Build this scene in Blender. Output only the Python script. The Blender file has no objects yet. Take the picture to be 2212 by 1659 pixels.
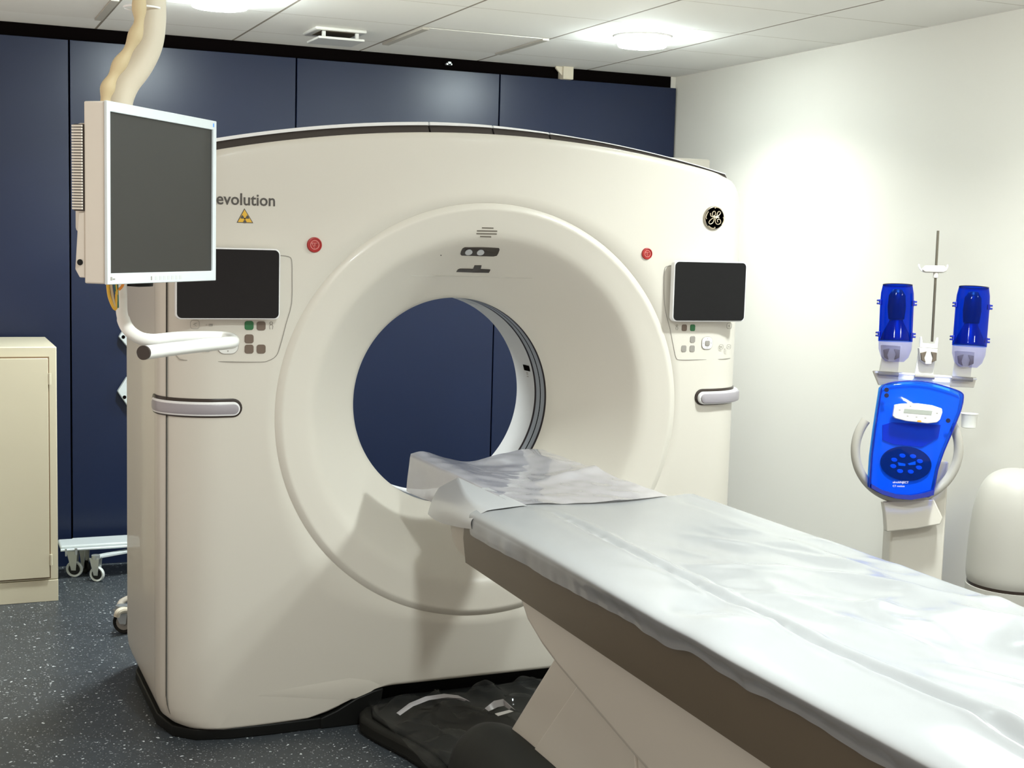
import bpy, bmesh, math, random
from mathutils import Vector, Matrix, noise
random.seed(4)
C = bpy.context.scene
COL = C.collection
PI = math.pi
# ---------------------------------------------------------------- camera
CX, CY, F = 1106.0, 829.5, 2950.0
CAM = Vector((0, 0, 1.5))
R = Matrix(((0.91837771, 0.01619627, -0.39537333),
            (-0.39479986, 0.10504275, -0.91274262),
            (0.02674808, 0.99433581, 0.10286321)))
cd = bpy.data.cameras.new('camera'); cam = bpy.data.objects.new('camera', cd); COL.objects.link(cam)
cd.sensor_width = 36; cd.lens = F/2212*36; cd.clip_start = .05
cam.matrix_world = Matrix.Translation(CAM) @ R.to_4x4()
C.camera = cam
# ---------------------------------------------------------------- world and exposure
w = bpy.data.worlds.new('world'); C.world = w; w.use_nodes = True
bg = w.node_tree.nodes['Background']; bg.inputs[1].default_value = .66
_t = w.node_tree; _c = _t.nodes.new('ShaderNodeTexCoord'); _s = _t.nodes.new('ShaderNodeSeparateXYZ'); _r = _t.nodes.new('ShaderNodeMapRange')
_m = _t.nodes.new('ShaderNodeMix'); _m.data_type = 'RGBA'
_t.links.new(_c.outputs['Generated'], _s.inputs[0]); _t.links.new(_s.outputs[2], _r.inputs['Value'])
_r.inputs['From Min'].default_value = -.35; _r.inputs['From Max'].default_value = .15
_m.inputs[6].default_value = (2.3, 2.05, 1.82, 1); _m.inputs[7].default_value = (.80, .69, .58, 1)
_t.links.new(_r.outputs[0], _m.inputs[0]); _t.links.new(_m.outputs[2], bg.inputs[0])
C.view_settings.view_transform = 'Standard'; C.view_settings.look = 'None'
C.view_settings.gamma = 1; C.view_settings.use_curve_mapping = False
C.view_settings.exposure = 0.0
LAMP_COL = (.95, 1.0, .98)
LAMP_W = 22
CEIL = 2.382; XR = 3.63; YB = 6.35

# ---------------------------------------------------------------- helpers
def at(px, py, x=None, y=None, z=None):
    "measured point of the room seen at a pixel of the 2212x1659 photo, on a wall / floor plane of the room"
    d = R @ Vector((px-CX, -(py-CY), -F))
    t = y/d.y if y is not None else (x/d.x if x is not None else (z-CAM.z)/d.z)
    return CAM + d*t
ORG = {}
class MB:
    def __init__(s): s.v = []; s.f = []
    def add(s, vs, fs):
        n = len(s.v); s.v += [Vector(p) for p in vs]; s.f += [tuple(i+n for i in f) for f in fs]; return s
    def box(s, a, b):
        (x0, y0, z0), (x1, y1, z1) = a, b
        vs = [(x0,y0,z0),(x1,y0,z0),(x1,y1,z0),(x0,y1,z0),(x0,y0,z1),(x1,y0,z1),(x1,y1,z1),(x0,y1,z1)]
        return s.add(vs, [(3,2,1,0),(4,5,6,7),(0,1,5,4),(1,2,6,5),(2,3,7,6),(3,0,4,7)])
    def loops(s, ls, close=True, cap0=False, cap1=False):
        n = len(ls[0]); base = len(s.v)
        for l in ls: s.v += [Vector(p) for p in l]
        for k in range(len(ls)-1):
            for i in range(n if close else n-1):
                j = (i+1) % n
                s.f.append((base+k*n+i, base+k*n+j, base+(k+1)*n+j, base+(k+1)*n+i))
        if cap0: s.f.append(tuple(base+i for i in reversed(range(n))))
        if cap1: s.f.append(tuple(base+(len(ls)-1)*n+i for i in range(n)))
        return s
    def prism(s, poly, d):
        "poly: world points; d: extrusion vector"
        d = Vector(d); return s.loops([[Vector(p) for p in poly], [Vector(p)+d for p in poly]], cap0=True, cap1=True)
    def tube(s, pts, r, n=12, caps=True, sm=0):
        pts = [Vector(p) for p in pts]
        if sm: pts = spline(pts, sm)
        ls = []; up = None
        for i, p in enumerate(pts):
            t = (pts[min(i+1, len(pts)-1)] - pts[max(i-1, 0)]).normalized()
            if up is None:
                up = Vector((0,0,1)) if abs(t.z) < .9 else Vector((1,0,0))
            a = (up - t*up.dot(t)).normalized(); b = t.cross(a); up = a
            rr = r(i/(len(pts)-1)) if callable(r) else r
            ls.append([p + a*rr*math.cos(q) + b*rr*math.sin(q) for q in [2*PI*k/n for k in range(n)]])
        return s.loops(ls, cap0=caps, cap1=caps)
    def cyl(s, a, b, r, n=32): return s.tube([a, b], r, n)
    def lathe(s, prof, c, axis='z', n=48, cap=True):
        "prof: (radius, height) pairs"
        ls = []
        for r, h in prof:
            l = []
            for k in range(n):
                q = 2*PI*k/n
                if axis == 'z': p = (r*math.cos(q), r*math.sin(q), h)
                elif axis == 'y': p = (r*math.cos(q), h, r*math.sin(q))
                else: p = (h, r*math.cos(q), r*math.sin(q))
                l.append(Vector(c)+Vector(p))
            ls.append(l)
        return s.loops(ls, cap0=cap, cap1=cap)
    def xf(s, M): s.v = [M @ p for p in s.v]; return s
def spline(P, n):
    out = []
    for i in range(len(P)-1):
        p0 = P[max(i-1,0)]; p1 = P[i]; p2 = P[i+1]; p3 = P[min(i+2, len(P)-1)]
        for k in range(n):
            t = k/n
            out.append(.5*((2*p1)+(-p0+p2)*t+(2*p0-5*p1+4*p2-p3)*t*t+(-p0+3*p1-3*p2+p3)*t**3))
    out.append(P[-1]); return out
def obj(name, m, mat, parent=None, bevel=0, seg=3, ang=35, smooth=True):
    me = bpy.data.meshes.new(name)
    if parent is not None: o0 = ORG[parent.name]
    else:
        xs = [p.x for p in m.v]; ys = [p.y for p in m.v]; zs = [p.z for p in m.v]
        o0 = Vector(((min(xs)+max(xs))/2, (min(ys)+max(ys))/2, min(zs)))
    me.from_pydata([tuple(p-o0) for p in m.v], [], m.f)
    bm = bmesh.new(); bm.from_mesh(me); bmesh.ops.recalc_face_normals(bm, faces=bm.faces); bm.to_mesh(me); bm.free()
    if smooth: me.shade_smooth(); me.set_sharp_from_angle(angle=math.radians(ang))
    o = bpy.data.objects.new(name, me); COL.objects.link(o)
    me.materials.append(mat)
    if parent is not None: o.parent = parent
    else: o.location = o0
    ORG[o.name] = o0.copy()
    if bevel:
        b = o.modifiers.new('bevel', 'BEVEL'); b.width = bevel; b.segments = seg; b.limit_method = 'ANGLE'; b.angle_limit = math.radians(30)
        b.harden_normals = False
    return o
def thing(name, label, cat, loc, group=None):
    o = bpy.data.objects.new(name, None); COL.objects.link(o); o.location = loc; o.empty_display_size = .1
    ORG[o.name] = Vector(loc); o['label'] = label; o['category'] = cat
    if group: o['group'] = group
    return o
def tag(o, label, cat, group=None):
    o['label'] = label; o['category'] = cat
    if group: o['group'] = group
    return o
def struct(name, m, mat, parent=None, **k):
    o = obj(name, m, mat, parent, **k)
    if parent is None: o['kind'] = 'structure'
    return o
def rrect(x0, z0, x1, z1, r, n=6):
    P = []
    for cx, cz, a in ((x1-r, z1-r, 0), (x0+r, z1-r, 90), (x0+r, z0+r, 180), (x1-r, z0+r, 270)):
        for k in range(n+1):
            q = math.radians(a+90*k/n); P.append((cx+r*math.cos(q), cz+r*math.sin(q)))
    return P
def text_mesh(s, size, M, depth=.0006):
    "text as mesh builder; M maps text plane (x right, y up) to the world"
    cu = bpy.data.curves.new('t', 'FONT'); cu.body = s; cu.size = size; cu.extrude = depth; cu.resolution_u = 3; cu.offset = .0007 if size > .03 else 0
    o = bpy.data.objects.new('t', cu); COL.objects.link(o)
    me = bpy.data.meshes.new_from_object(o)
    m = MB(); m.add([M @ v.co for v in me.vertices], [tuple(p.vertices) for p in me.polygons])
    bpy.data.objects.remove(o); bpy.data.curves.remove(cu); bpy.data.meshes.remove(me)
    return m
FACE = lambda x, y, z: Matrix.Translation((x, y, z)) @ Matrix.Rotation(PI/2, 4, 'X')   # text upright, facing -Y

# ---------------------------------------------------------------- materials
def mat(name, col, rough=.5, metal=0, noise_amt=.03, scale=8, bump=0, bscale=60, coat=0, spec=.5, **kw):
    m = bpy.data.materials.new(name); m.use_nodes = True; nt = m.node_tree; b = nt.nodes['Principled BSDF']
    b.inputs['Roughness'].default_value = rough; b.inputs['Metallic'].default_value = metal
    b.inputs['Coat Weight'].default_value = coat; b.inputs['Specular IOR Level'].default_value = spec
    tc = nt.nodes.new('ShaderNodeTexCoord')
    no = nt.nodes.new('ShaderNodeTexNoise'); no.inputs['Scale'].default_value = scale; no.inputs['Detail'].default_value = 4
    nt.links.new(tc.outputs['Object'], no.inputs['Vector'])
    mx = nt.nodes.new('ShaderNodeMix'); mx.data_type = 'RGBA'
    mx.inputs[6].default_value = (*[c*(1-noise_amt) for c in col], 1); mx.inputs[7].default_value = (*[min(1, c*(1+noise_amt)) for c in col], 1)
    nt.links.new(no.outputs['Fac'], mx.inputs[0]); nt.links.new(mx.outputs[2], b.inputs['Base Color'])
    if bump:
        n2 = nt.nodes.new('ShaderNodeTexNoise'); n2.inputs['Scale'].default_value = bscale
        nt.links.new(tc.outputs['Object'], n2.inputs['Vector'])
        bp = nt.nodes.new('ShaderNodeBump'); bp.inputs['Strength'].default_value = bump; bp.inputs['Distance'].default_value = .002
        nt.links.new(n2.outputs['Fac'], bp.inputs['Height']); nt.links.new(bp.outputs[0], b.inputs['Normal'])
    if 'emit' in kw:
        b.inputs['Emission Color'].default_value = (*kw['emit'], 1); b.inputs['Emission Strength'].default_value = kw['es']
    return m
def film(name, tint, clear, rough=.12, body=(.8,.8,.8)):
    "thin plastic film / tinted clear plastic: see-through mixed with a glossy skin"
    m = bpy.data.materials.new(name); m.use_nodes = True; nt = m.node_tree; b = nt.nodes['Principled BSDF']
    b.inputs['Base Color'].default_value = (*body, 1); b.inputs['Roughness'].default_value = rough; b.inputs['Coat Weight'].default_value = .5
    tr = nt.nodes.new('ShaderNodeBsdfTransparent'); tr.inputs[0].default_value = (*tint, 1)
    tc = nt.nodes.new('ShaderNodeTexCoord'); no = nt.nodes.new('ShaderNodeTexNoise'); no.inputs['Scale'].default_value = 12
    nt.links.new(tc.outputs['Object'], no.inputs['Vector'])
    mr = nt.nodes.new('ShaderNodeMapRange'); mr.inputs['To Min'].default_value = 1-clear-.04; mr.inputs['To Max'].default_value = 1-clear+.04
    nt.links.new(no.outputs['Fac'], mr.inputs['Value'])
    mx = nt.nodes.new('ShaderNodeMixShader'); nt.links.new(mr.outputs[0], mx.inputs[0])
    nt.links.new(tr.outputs[0], mx.inputs[1]); nt.links.new(b.outputs[0], mx.inputs[2])
    nt.links.new(mx.outputs[0], nt.nodes['Material Output'].inputs[0]); return m
WHITE = mat('gantry white', (.67, .635, .56), .38, scale=2, noise_amt=.015, coat=.15)
WHITE2 = mat('white enamel', (.80, .80, .76), .3, noise_amt=.02, coat=.3)
CREAM = mat('cream hose', (.66, .60, .48), .55, noise_amt=.05)
TAN = mat('yellowed cable sleeve', (.58, .47, .28), .6, noise_amt=.15, scale=14)
RIM = mat('pale plastic edge', (.85, .85, .85), .3)
DARK = mat('dark gap', (.004, .003, .003), .9, spec=0)
BLACK = mat('black plastic', (.007, .0075, .007), .45, noise_amt=.1, spec=.2)
BLACKR = mat('black rubber', (.012, .012, .010), .6, noise_amt=.15, spec=.22)
BROWN = mat('dark brown plastic', (.03, .02, .015), .3)
TAUPE = mat('taupe vinyl skirt', (.14, .112, .075), .34, noise_amt=.08, scale=3)
GLASS = mat('black screen glass', (.006, .006, .007), .15, spec=.25)
SCREEN = mat('matte grey screen', (.017, .0155, .012), .5, noise_amt=.03)
LIGHTBAR = mat('frosted light bar', (.36, .335, .36), .35)
CHROME = mat('chrome', (.75, .73, .70), .18, metal=1)
STEEL = mat('satin steel', (.55, .58, .58), .35, metal=.8)
ALU = mat('silvery grey paint', (.60, .66, .68), .35, noise_amt=.04)
LINE = mat('grey groove', (.34, .32, .28), .6)
BTN = mat('brown grey button', (.16, .115, .085), .4)
GREEN = mat('green button', (.02, .16, .05), .4)
RED = mat('red button', (.42, .02, .018), .35)
PINK = mat('pale red print', (.80, .30, .27), .5)
YEL = mat('warning yellow', (.78, .46, .04), .5)
INK = mat('dark grey lettering', (.075, .065, .055), .5)
BEIGE = mat('cream steel cabinet', (.70, .65, .49), .4, noise_amt=.02, scale=3)
GREYRING = mat('grey window ring', (.34, .36, .39), .3)
BLUE_SOLID = mat('deep blue plastic', (.004, .02, .28), .25, coat=.5)
NAVY = mat('dark navy inside', (.001, .004, .035), .4)
BLUE = film('clear blue plastic', (.06, .33, 1.0), .80, .05, body=(.01, .08, .60))
BLUE2 = film('deep clear blue plastic', (.03, .17, .82), .86, .05, body=(.002, .03, .35))
LILAC = film('clear lilac plastic', (.80, .80, .98), .78, .1, body=(.50, .50, .80))
CLEAR = film('clear plastic sheet', (.97, .97, .96), .84, .05, body=(.05, .052, .052))
MILKY = film('milky plastic film', (.93, .93, .93), .12, .14, body=(.47, .46, .485))
SHEET = mat('white plastic sheet', (.32, .33, .335), .25, noise_amt=.01, coat=.2)
LCD = mat('lcd grey', (.35, .37, .33), .3)
ORANGE = mat('orange', (.85, .30, .03), .5)
GREENW = mat('green cable', (.02, .14, .09), .5)
GREY = mat('grey plastic', (.30, .28, .25), .5, noise_amt=.08)
LAMPM = mat('lamp diffuser', (.9, .95, .95), .4, emit=(.88, 1, 1), es=125)
WALLW = mat('white painted wall', (.70, .675, .61), .6, noise_amt=.02, scale=1.5, bump=.06, bscale=90, spec=.25)

def ceiling_mat():
    m = bpy.data.materials.new('white ceiling tiles'); m.use_nodes = True; nt = m.node_tree; b = nt.nodes['Principled BSDF']
    N = nt.nodes.new; L = nt.links.new
    tc = N('ShaderNodeTexCoord'); sp = N('ShaderNodeSeparateXYZ'); L(tc.outputs['Object'], sp.inputs[0])
    def line(sock, off, period, w):
        a = N('ShaderNodeMath'); a.operation = 'SUBTRACT'; L(sock, a.inputs[0]); a.inputs[1].default_value = off
        p = N('ShaderNodeMath'); p.operation = 'PINGPONG'; L(a.outputs[0], p.inputs[0]); p.inputs[1].default_value = period/2
        l = N('ShaderNodeMath'); l.operation = 'LESS_THAN'; L(p.outputs[0], l.inputs[0]); l.inputs[1].default_value = w
        return l.outputs[0]
    lx = line(sp.outputs[0], .715-OCX, .600, .0052); ly = line(sp.outputs[1], 4.925-OCY, .545, .0022)
    col = (.93, .915, .87, 1)
    m1 = N('ShaderNodeMix'); m1.data_type = 'RGBA'; L(ly, m1.inputs[0]); m1.inputs[6].default_value = col; m1.inputs[7].default_value = (.52, .47, .40, 1)
    m2 = N('ShaderNodeMix'); m2.data_type = 'RGBA'; L(lx, m2.inputs[0]); L(m1.outputs[2], m2.inputs[6]); m2.inputs[7].default_value = (.30, .26, .21, 1)
    L(m2.outputs[2], b.inputs['Base Color']); b.inputs['Roughness'].default_value = .8
    return m
def floor_mat():
    m = bpy.data.materials.new('grey speckled vinyl'); m.use_nodes = True; nt = m.node_tree; b = nt.nodes['Principled BSDF']
    N = nt.nodes.new; L = nt.links.new
    tc = N('ShaderNodeTexCoord'); mp = N('ShaderNodeMapping'); mp.inputs['Scale'].default_value = (1, 1, 1); L(tc.outputs['Object'], mp.inputs[0])
    wn = N('ShaderNodeTexNoise'); wn.inputs['Scale'].default_value = 30
    L(mp.outputs[0], wn.inputs['Vector'])
    ad = N('ShaderNodeMix'); ad.data_type = 'VECTOR'; ad.inputs[0].default_value = .03; L(mp.outputs[0], ad.inputs[4]); L(wn.outputs['Color'], ad.inputs[5])
    prev = None
    cur = (.1, .12, .13, 1)
    base = N('ShaderNodeTexNoise'); base.inputs['Scale'].default_value = 22; base.inputs['Detail'].default_value = 6; L(mp.outputs[0], base.inputs['Vector'])
    bm_ = N('ShaderNodeMix'); bm_.data_type = 'RGBA'; L(base.outputs['Fac'], bm_.inputs[0]); bm_.inputs[6].default_value = (.034, .041, .048, 1); bm_.inputs[7].default_value = (.056, .067, .077, 1)
    prev = bm_.outputs[2]
    for sc, th, c in ((50, .20, (.60, .66, .68, 1)), (95, .26, (.30, .33, .34, 1)), (130, .26, (.20, .22, .23, 1)), (60, .16, (.02, .024, .028, 1))):
        v = N('ShaderNodeTexVoronoi'); v.inputs['Scale'].default_value = sc; L(ad.outputs[1], v.inputs['Vector'])
        rn = N('ShaderNodeSeparateColor'); L(v.outputs['Color'], rn.inputs[0])
        k = N('ShaderNodeMath'); k.operation = 'MULTIPLY'; L(rn.outputs[0], k.inputs[0]); k.inputs[1].default_value = th*1.7
        k2 = N('ShaderNodeMath'); k2.operation = 'SUBTRACT'; L(k.outputs[0], k2.inputs[0]); k2.inputs[1].default_value = th*.55
        l = N('ShaderNodeMath'); l.operation = 'LESS_THAN'; L(v.outputs['Distance'], l.inputs[0]); L(k2.outputs[0], l.inputs[1])
        mx = N('ShaderNodeMix'); mx.data_type = 'RGBA'; L(l.outputs[0], mx.inputs[0]); L(prev, mx.inputs[6]); mx.inputs[7].default_value = c
        prev = mx.outputs[2]
    L(prev, b.inputs['Base Color']); b.inputs['Roughness'].default_value = .42
    return m
PANEL = mat('navy laminate panel', (.007, .0145, .047), .32, noise_amt=.05, scale=3, spec=.45)

# ---------------------------------------------------------------- room
X0, Y0 = -1.5, -.8
OCX, OCY = (X0-.6+XR+.1)/2, (Y0-.6+YB+.15)/2
struct('floor', MB().box((X0, Y0, -.1), (XR+.1, YB+.15, 0)), floor_mat(), smooth=False)
struct('ceiling', MB().box((X0-.6, Y0-.6, CEIL), (XR+.1, YB+.15, CEIL+.1)), ceiling_mat(), smooth=False)
struct('wall_right', MB().box((XR, Y0, 0), (XR+.1, YB, CEIL)), WALLW, smooth=False)
m = MB()
seams = [X0, -.45, .60, 1.605, 2.625, XR-.008]
for a, b_ in zip(seams, seams[1:]):
    m.box((a+.0035, YB-.04, .0), (b_-.0035, YB-.015, CEIL-.060))
wb = struct('wall_back', m, PANEL, bevel=.0015, seg=2)
m = MB().box((X0, YB-.012, 0), (XR-.03, YB+.15, CEIL)); struct('trim_1', m, DARK, smooth=False)
m = MB().box((XR-.028, YB-.012, CEIL-.25), (XR, YB+.1, CEIL)); struct('trim_2', m, WALLW, smooth=False)

# ceiling lamps: frosted drum, light of its own
def ceiling_light():
    t = thing('ceiling_light', 'x', 'lamp', (2.81, 5.2, CEIL), 'round ceiling lamps')
    obj('lamp_rim', MB().lathe([(.100, 0), (.122, 0), (.122, -.008), (.112, -.010), (.100, -.008)], (2.81, 5.2, CEIL), cap=False), RIM, t)
    obj('diffuser', MB().lathe([(.104, -.002), (.108, -.03), (.100, -.044), (.06, -.050), (.004, -.051)], (2.81, 5.2, CEIL)), LAMPM, t)
    ld = bpy.data.lights.new('lamp_light', 'AREA'); ld.shape = 'DISK'; ld.size = .19; ld.energy = LAMP_W; ld.color = LAMP_COL; ld.spread = math.radians(140)
    lo = bpy.data.objects.new('lamp_light', ld); COL.objects.link(lo); lo.parent = t; lo.location = (0, 0, -.056)
    return t
lamp0 = ceiling_light()
lamp0['label'] = 'round white glowing ceiling lamp near the white wall, whole disc in view'
for x, y, l in ((1.03, 5.2, 'round ceiling lamp cut by the top edge, right of the cream hose'),
                (2.81, 3.02, 'round ceiling lamp above the foot half of the patient table'),
                (2.81, .85, 'round ceiling lamp above the table foot by the white wall'),
                (1.03, 1.93, 'round ceiling lamp nearest the photographer, over the table side')):
    r = lamp0.copy(); COL.objects.link(r); r.location = (x, y, CEIL); r['label'] = l; ORG[r.name] = Vector((x, y, CEIL))
    for ch in list(lamp0.children):
        c = ch.copy(); COL.objects.link(c); c.parent = r
# ceiling vent (hanging plate)
v = thing('ceiling_vent', 'small white square ceiling vent with a dropped deflector plate', 'vent', (1.63, 5.80, CEIL))
a, b_ = (1.53, 5.70), (1.755, 5.92)
obj('vent_frame', MB().box((a[0], a[1], CEIL-.014), (b_[0], b_[1], CEIL)), WHITE2, v, bevel=.006)
obj('vent_opening', MB().box((a[0]+.03, a[1]+.02, CEIL-.0155), (b_[0]-.03, b_[1]-.05, CEIL-.013)), mat('vent shade', (.10, .08, .05), .7), v)
obj('deflector_plate', MB().box((a[0]+.012, a[1]-.005, CEIL-.050), (b_[0]-.012, b_[1]-.03, CEIL-.040)), WHITE2, v, bevel=.003)
for dx in (.035, .18):
    obj('spacer', MB().box((a[0]+dx, a[1]+.02, CEIL-.041), (a[0]+dx+.014, a[1]+.034, CEIL-.013)), WHITE2, v)
# lowered panel tile with chamfered sides
def dropped(x0, x1, y0, y1):
    m = MB(); z0, z1 = CEIL-.001, CEIL-.022; i = .022
    m.loops([[(x0,y0,z0),(x1,y0,z0),(x1,y1,z0),(x0,y1,z0)], [(x0,y0,z1),(x1,y0,z1),(x1,y1,z1),(x0,y1,z1)],
             [(x0+.03,y0+.012,z1),(x1-.03,y0+.012,z1),(x1-.03,y1-.012,z1),(x0+.03,y1-.012,z1)],
             [(x0+.036,y0+.018,z1+.014),(x1-.036,y0+.018,z1+.014),(x1-.036,y1-.018,z1+.014),(x0+.036,y1-.018,z1+.014)]], cap1=True)
    return m
TRAPM = mat('ceiling hatch edge', (.52, .49, .43), .6)
for (x0, x1, y0, y1), l in (((1.925, 2.505, 5.48, 6.02), 'raised-edge ceiling hatch between the vent and the round lamp'),
                           ((.13, .705, 5.48, 6.02), 'raised-edge ceiling hatch at the top left, left of the cream hose')):
    t = thing('ceiling_hatch', l, 'ceiling hatch', ((x0+x1)/2, (y0+y1)/2, CEIL), 'ceiling hatches')
    for xa, xb in ((x0, x0+.03), (x1-.03, x1)):
        obj('edge_strip', MB().box((xa, y0, CEIL-.010), (xb, y1, CEIL-.001)), TRAPM, t, smooth=False)
    obj('hatch_panel', MB().box((x0+.03, y0, CEIL-.004), (x1-.03, y1, CEIL-.001)), mat('hatch white', (.88,.86,.81), .8), t, bevel=.002)
# bits above the blue panels
p = at(1213, 152, y=YB-.03)
m = MB().box((p.x-.01, YB-.075, CEIL-.062), (p.x+.045, YB-.013, CEIL-.001)); m.box((p.x-.045, YB-.06, CEIL-.010), (p.x+.002, YB-.05, CEIL-.001))
m.prism([(p.x-.045, YB-.06, CEIL-.01), (p.x-.005, YB-.06, CEIL-.05), (p.x, YB-.06, CEIL-.01)], (0, .012, 0))
tag(obj('wall_bracket', m, CREAM), 'small cream bracket in the black gap above the navy panels, right of the panel seam', 'bracket')
p = at(966, 140, y=YB-.03)
tag(obj('mounting_clip', MB().box((p.x-.015, YB-.06, p.z-.004), (p.x+.015, YB-.04, p.z+.004)).box((p.x-.006, YB-.06, p.z-.004), (p.x+.01, YB-.045, p.z+.012)), STEEL, bevel=.001), 'tiny pale clip on the top edge of the navy panels', 'clip')

# ---------------------------------------------------------------- gantry
GX, GZ, GY = 1.628, .967, 3.95
g = thing('ct_scanner', 'large white ring shaped CT scanner with a round bore and two black displays', 'CT scanner', (GX, 4.3, 0))
XL, XRT = .627, 2.600
def topz(x): d = x-GX; return 1.832-.125*d*d
def outline():
    P = []
    # bottom, left to right
    P += [(XL+.05, .036), (XL+.12, .030), (.9, .027), (1.06, .034), (1.14, .052), (1.21, .088), (1.27, .106), (1.33, .110)]
    P += [(1.33+.6*k/8, .110) for k in range(1, 9)]
    P += [(1.985, .106), (2.05, .088), (2.12, .052), (2.20, .032), (2.35, .022), (XRT-.12, .030), (XRT-.05, .036), (XRT-.012, .065), (XRT, .11)]
    P += [(XRT, .11+1.5*k/30) for k in range(1, 31)]
    P += [(XRT-.004, 1.655), (XRT-.02, 1.69), (XRT-.05, topz(XRT-.05)-.006)]
    n = 60
    P += [(XRT-.08-(XRT-.16-XL)*k/n, topz(XRT-.08-(XRT-.16-XL)*k/n)) for k in range(n+1)]
    P += [(XL+.05, topz(XL+.05)-.006), (XL+.02, 1.69), (XL+.004, 1.655)]
    P += [(XL, 1.61-1.5*k/30) for k in range(0, 31)]
    P += [(XL+.012, .065)]
    return P
OUT = outline()
NA = 288
def ray_hit(q):
    dx, dz = math.cos(q), math.sin(q); best = None
    for i in range(len(OUT)):
        x1, z1 = OUT[i]; x2, z2 = OUT[(i+1) % len(OUT)]
        ex, ez = x2-x1, z2-z1; den = dx*ez-dz*ex
        if abs(den) < 1e-12: continue
        t = ((x1-GX)*ez-(z1-GZ)*ex)/den; s = ((x1-GX)*dz-(z1-GZ)*dx)/den
        if t > 0 and -1e-9 <= s <= 1+1e-9 and (best is None or t < best[0]): best = (t, i)
    return GX+dx*best[0], GZ+dz*best[0]
ANG = [2*PI*k/NA for k in range(NA)]
# make sure the four corners are sampled well
OP = [ray_hit(q) for q in ANG]
NR = []
for i in range(NA):
    (xa, za), (xb, zb) = OP[i-2], OP[(i+2) % NA]
    d = Vector((xb-xa, zb-za)).normalized(); NR.append(Vector((d.y, -d.x)))
def inset_of(i):
    n = NR[i]; side = max(0, min(1, (abs(n.x)-.25)/.6)); side = side*side*(3-2*side)
    base = .012 if n.y > 0 else .014
    return base+(.165-base)*side, base+(.150-base)*side, side
def ring(rx, rz, y): return [(GX+rx*math.cos(q), y, GZ+rz*math.sin(q)) for q in ANG]
ls = [ring(.676, .652, GY+.004), ring(.680, .656, GY)]
ins = []
def botz(x):
    d = abs(x-GX); return .027+.083*max(0, min(1, (.56-d)/.26))
for i in range(NA):
    x, z = OP[i]; xi = min(max(x, XL+.165), XRT-.165)
    zi = min(max(z, botz(xi)+.014), topz(xi)-.024)
    sd = abs(x-xi)/.165; ins.append((xi, zi, x-xi, z-zi, .012+.138*sd, sd))
for k in range(1, 7):
    t = k/6; ls.append([(ls[1][i][0]*(1-t)+ins[i][0]*t, GY, ls[1][i][2]*(1-t)+ins[i][1]*t) for i in range(NA)])
for k in range(1, 9):
    q = PI/2*k/8
    ls.append([(ins[i][0]+ins[i][2]*math.sin(q), GY+ins[i][4]*(1-math.cos(q)), ins[i][1]+ins[i][3]*math.sin(q)) for i in range(NA)])
ls.append([(OP[i][0], GY+ins[i][4]+.002+.024*(1-ins[i][5]), OP[i][1]) for i in range(NA)])
front = obj('front_cover', MB().loops(ls), WHITE, g, ang=50)
# undercut crease above the left foot
r0, r1, r2 = [], [], []
for k in range(13):
    t = k/12; a = at(556+266*t, 1504.5-24.5*t, y=GY-.001)
    d = .007*t*min(1, (1-t)/.25); low = at(556+ (215*t if t < .9 else 215*t), 1504.5+11*min(1, t*1.25)-(10*(t-.8)/.2 if t > .8 else 0), y=GY-.001)
    r0.append((a.x, GY+.0005, a.z+.012+.03*t*min(1, (1-t)/.25))); r1.append((a.x, GY-d, a.z)); r2.append((low.x+ (a.x-low.x)*.3, GY+.0005, low.z-.001))
obj('foot_crease', MB().loops([r0, r1, r2], close=False), WHITE, g, ang=30)
# bore flare
prof = [(.678, GY+.002), (.674, GY-.001), (.660, GY-.006), (.655, GY-.0065), (.650, GY-.005), (.62, GY+.002), (.585, GY+.011), (.566, GY+.018), (.553, GY+.028), (.540, GY+.042), (.515, GY+.076),
        (.47, GY+.130), (.42, GY+.200), (.385, GY+.246), (.362, GY+.276), (.351, GY+.294), (.346, GY+.307)]
ls = []
for r, y in prof:
    e = 1-.036*max(0, (r-.346)/.33); ls.append(ring(r, r*e, y))
obj('bore_flare', MB().loops(ls), WHITE, g, ang=60)
def band(name, y0, y1, mt, dr=0): return obj(name, MB().loops([ring(.346+dr, .346+dr, y0), ring(.346+dr, .346+dr, y1)]), mt, g)
yb = [4.257, 4.272, 4.302, 4.309, 4.340, 4.355]
for k, (mt, nm) in enumerate(((BROWN, 'window_edge'), (GREYRING, 'scan_window'), (DARK, 'window_gap'), (GREYRING, 'scan_window'), (BROWN, 'window_edge'))):
    band(nm, yb[k], yb[k+1], mt)
liner = band('bore_liner', 4.355, 4.512, mat('bore liner', (.62, .62, .62), .35))
ls = []
for r, y in ((.346, 4.512), (.352, 4.525), (.38, 4.57), (.50, 4.70), (.60, 4.775), (.66, 4.79)): ls.append(ring(r, r, y))
for k in range(1, 5):
    t = k/4; ls.append([(GX+(.66*math.cos(ANG[i]))*(1-t)+(OP[i][0]-NR[i].x*.08-GX)*t, 4.79, GZ+(.66*math.sin(ANG[i]))*(1-t)+(OP[i][1]-NR[i].y*.08-GZ)*t) for i in range(NA)])
for k in range(1, 6):
    q = PI/2*k/5; ls.append([(OP[i][0]-NR[i].x*.08*(1-math.sin(q)), 4.79-.08*(1-math.cos(q)), OP[i][1]-NR[i].y*.08*(1-math.sin(q))) for i in range(NA)])
ls.append([(OP[i][0], 4.032+.0715*ins[i][5], OP[i][1]) for i in range(NA)])
ls = [[(min(x, XRT-.012), y, z) for x, y, z in l] for l in ls]
obj('rear_cover', MB().loops(ls), WHITE, g, ang=50)
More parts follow.
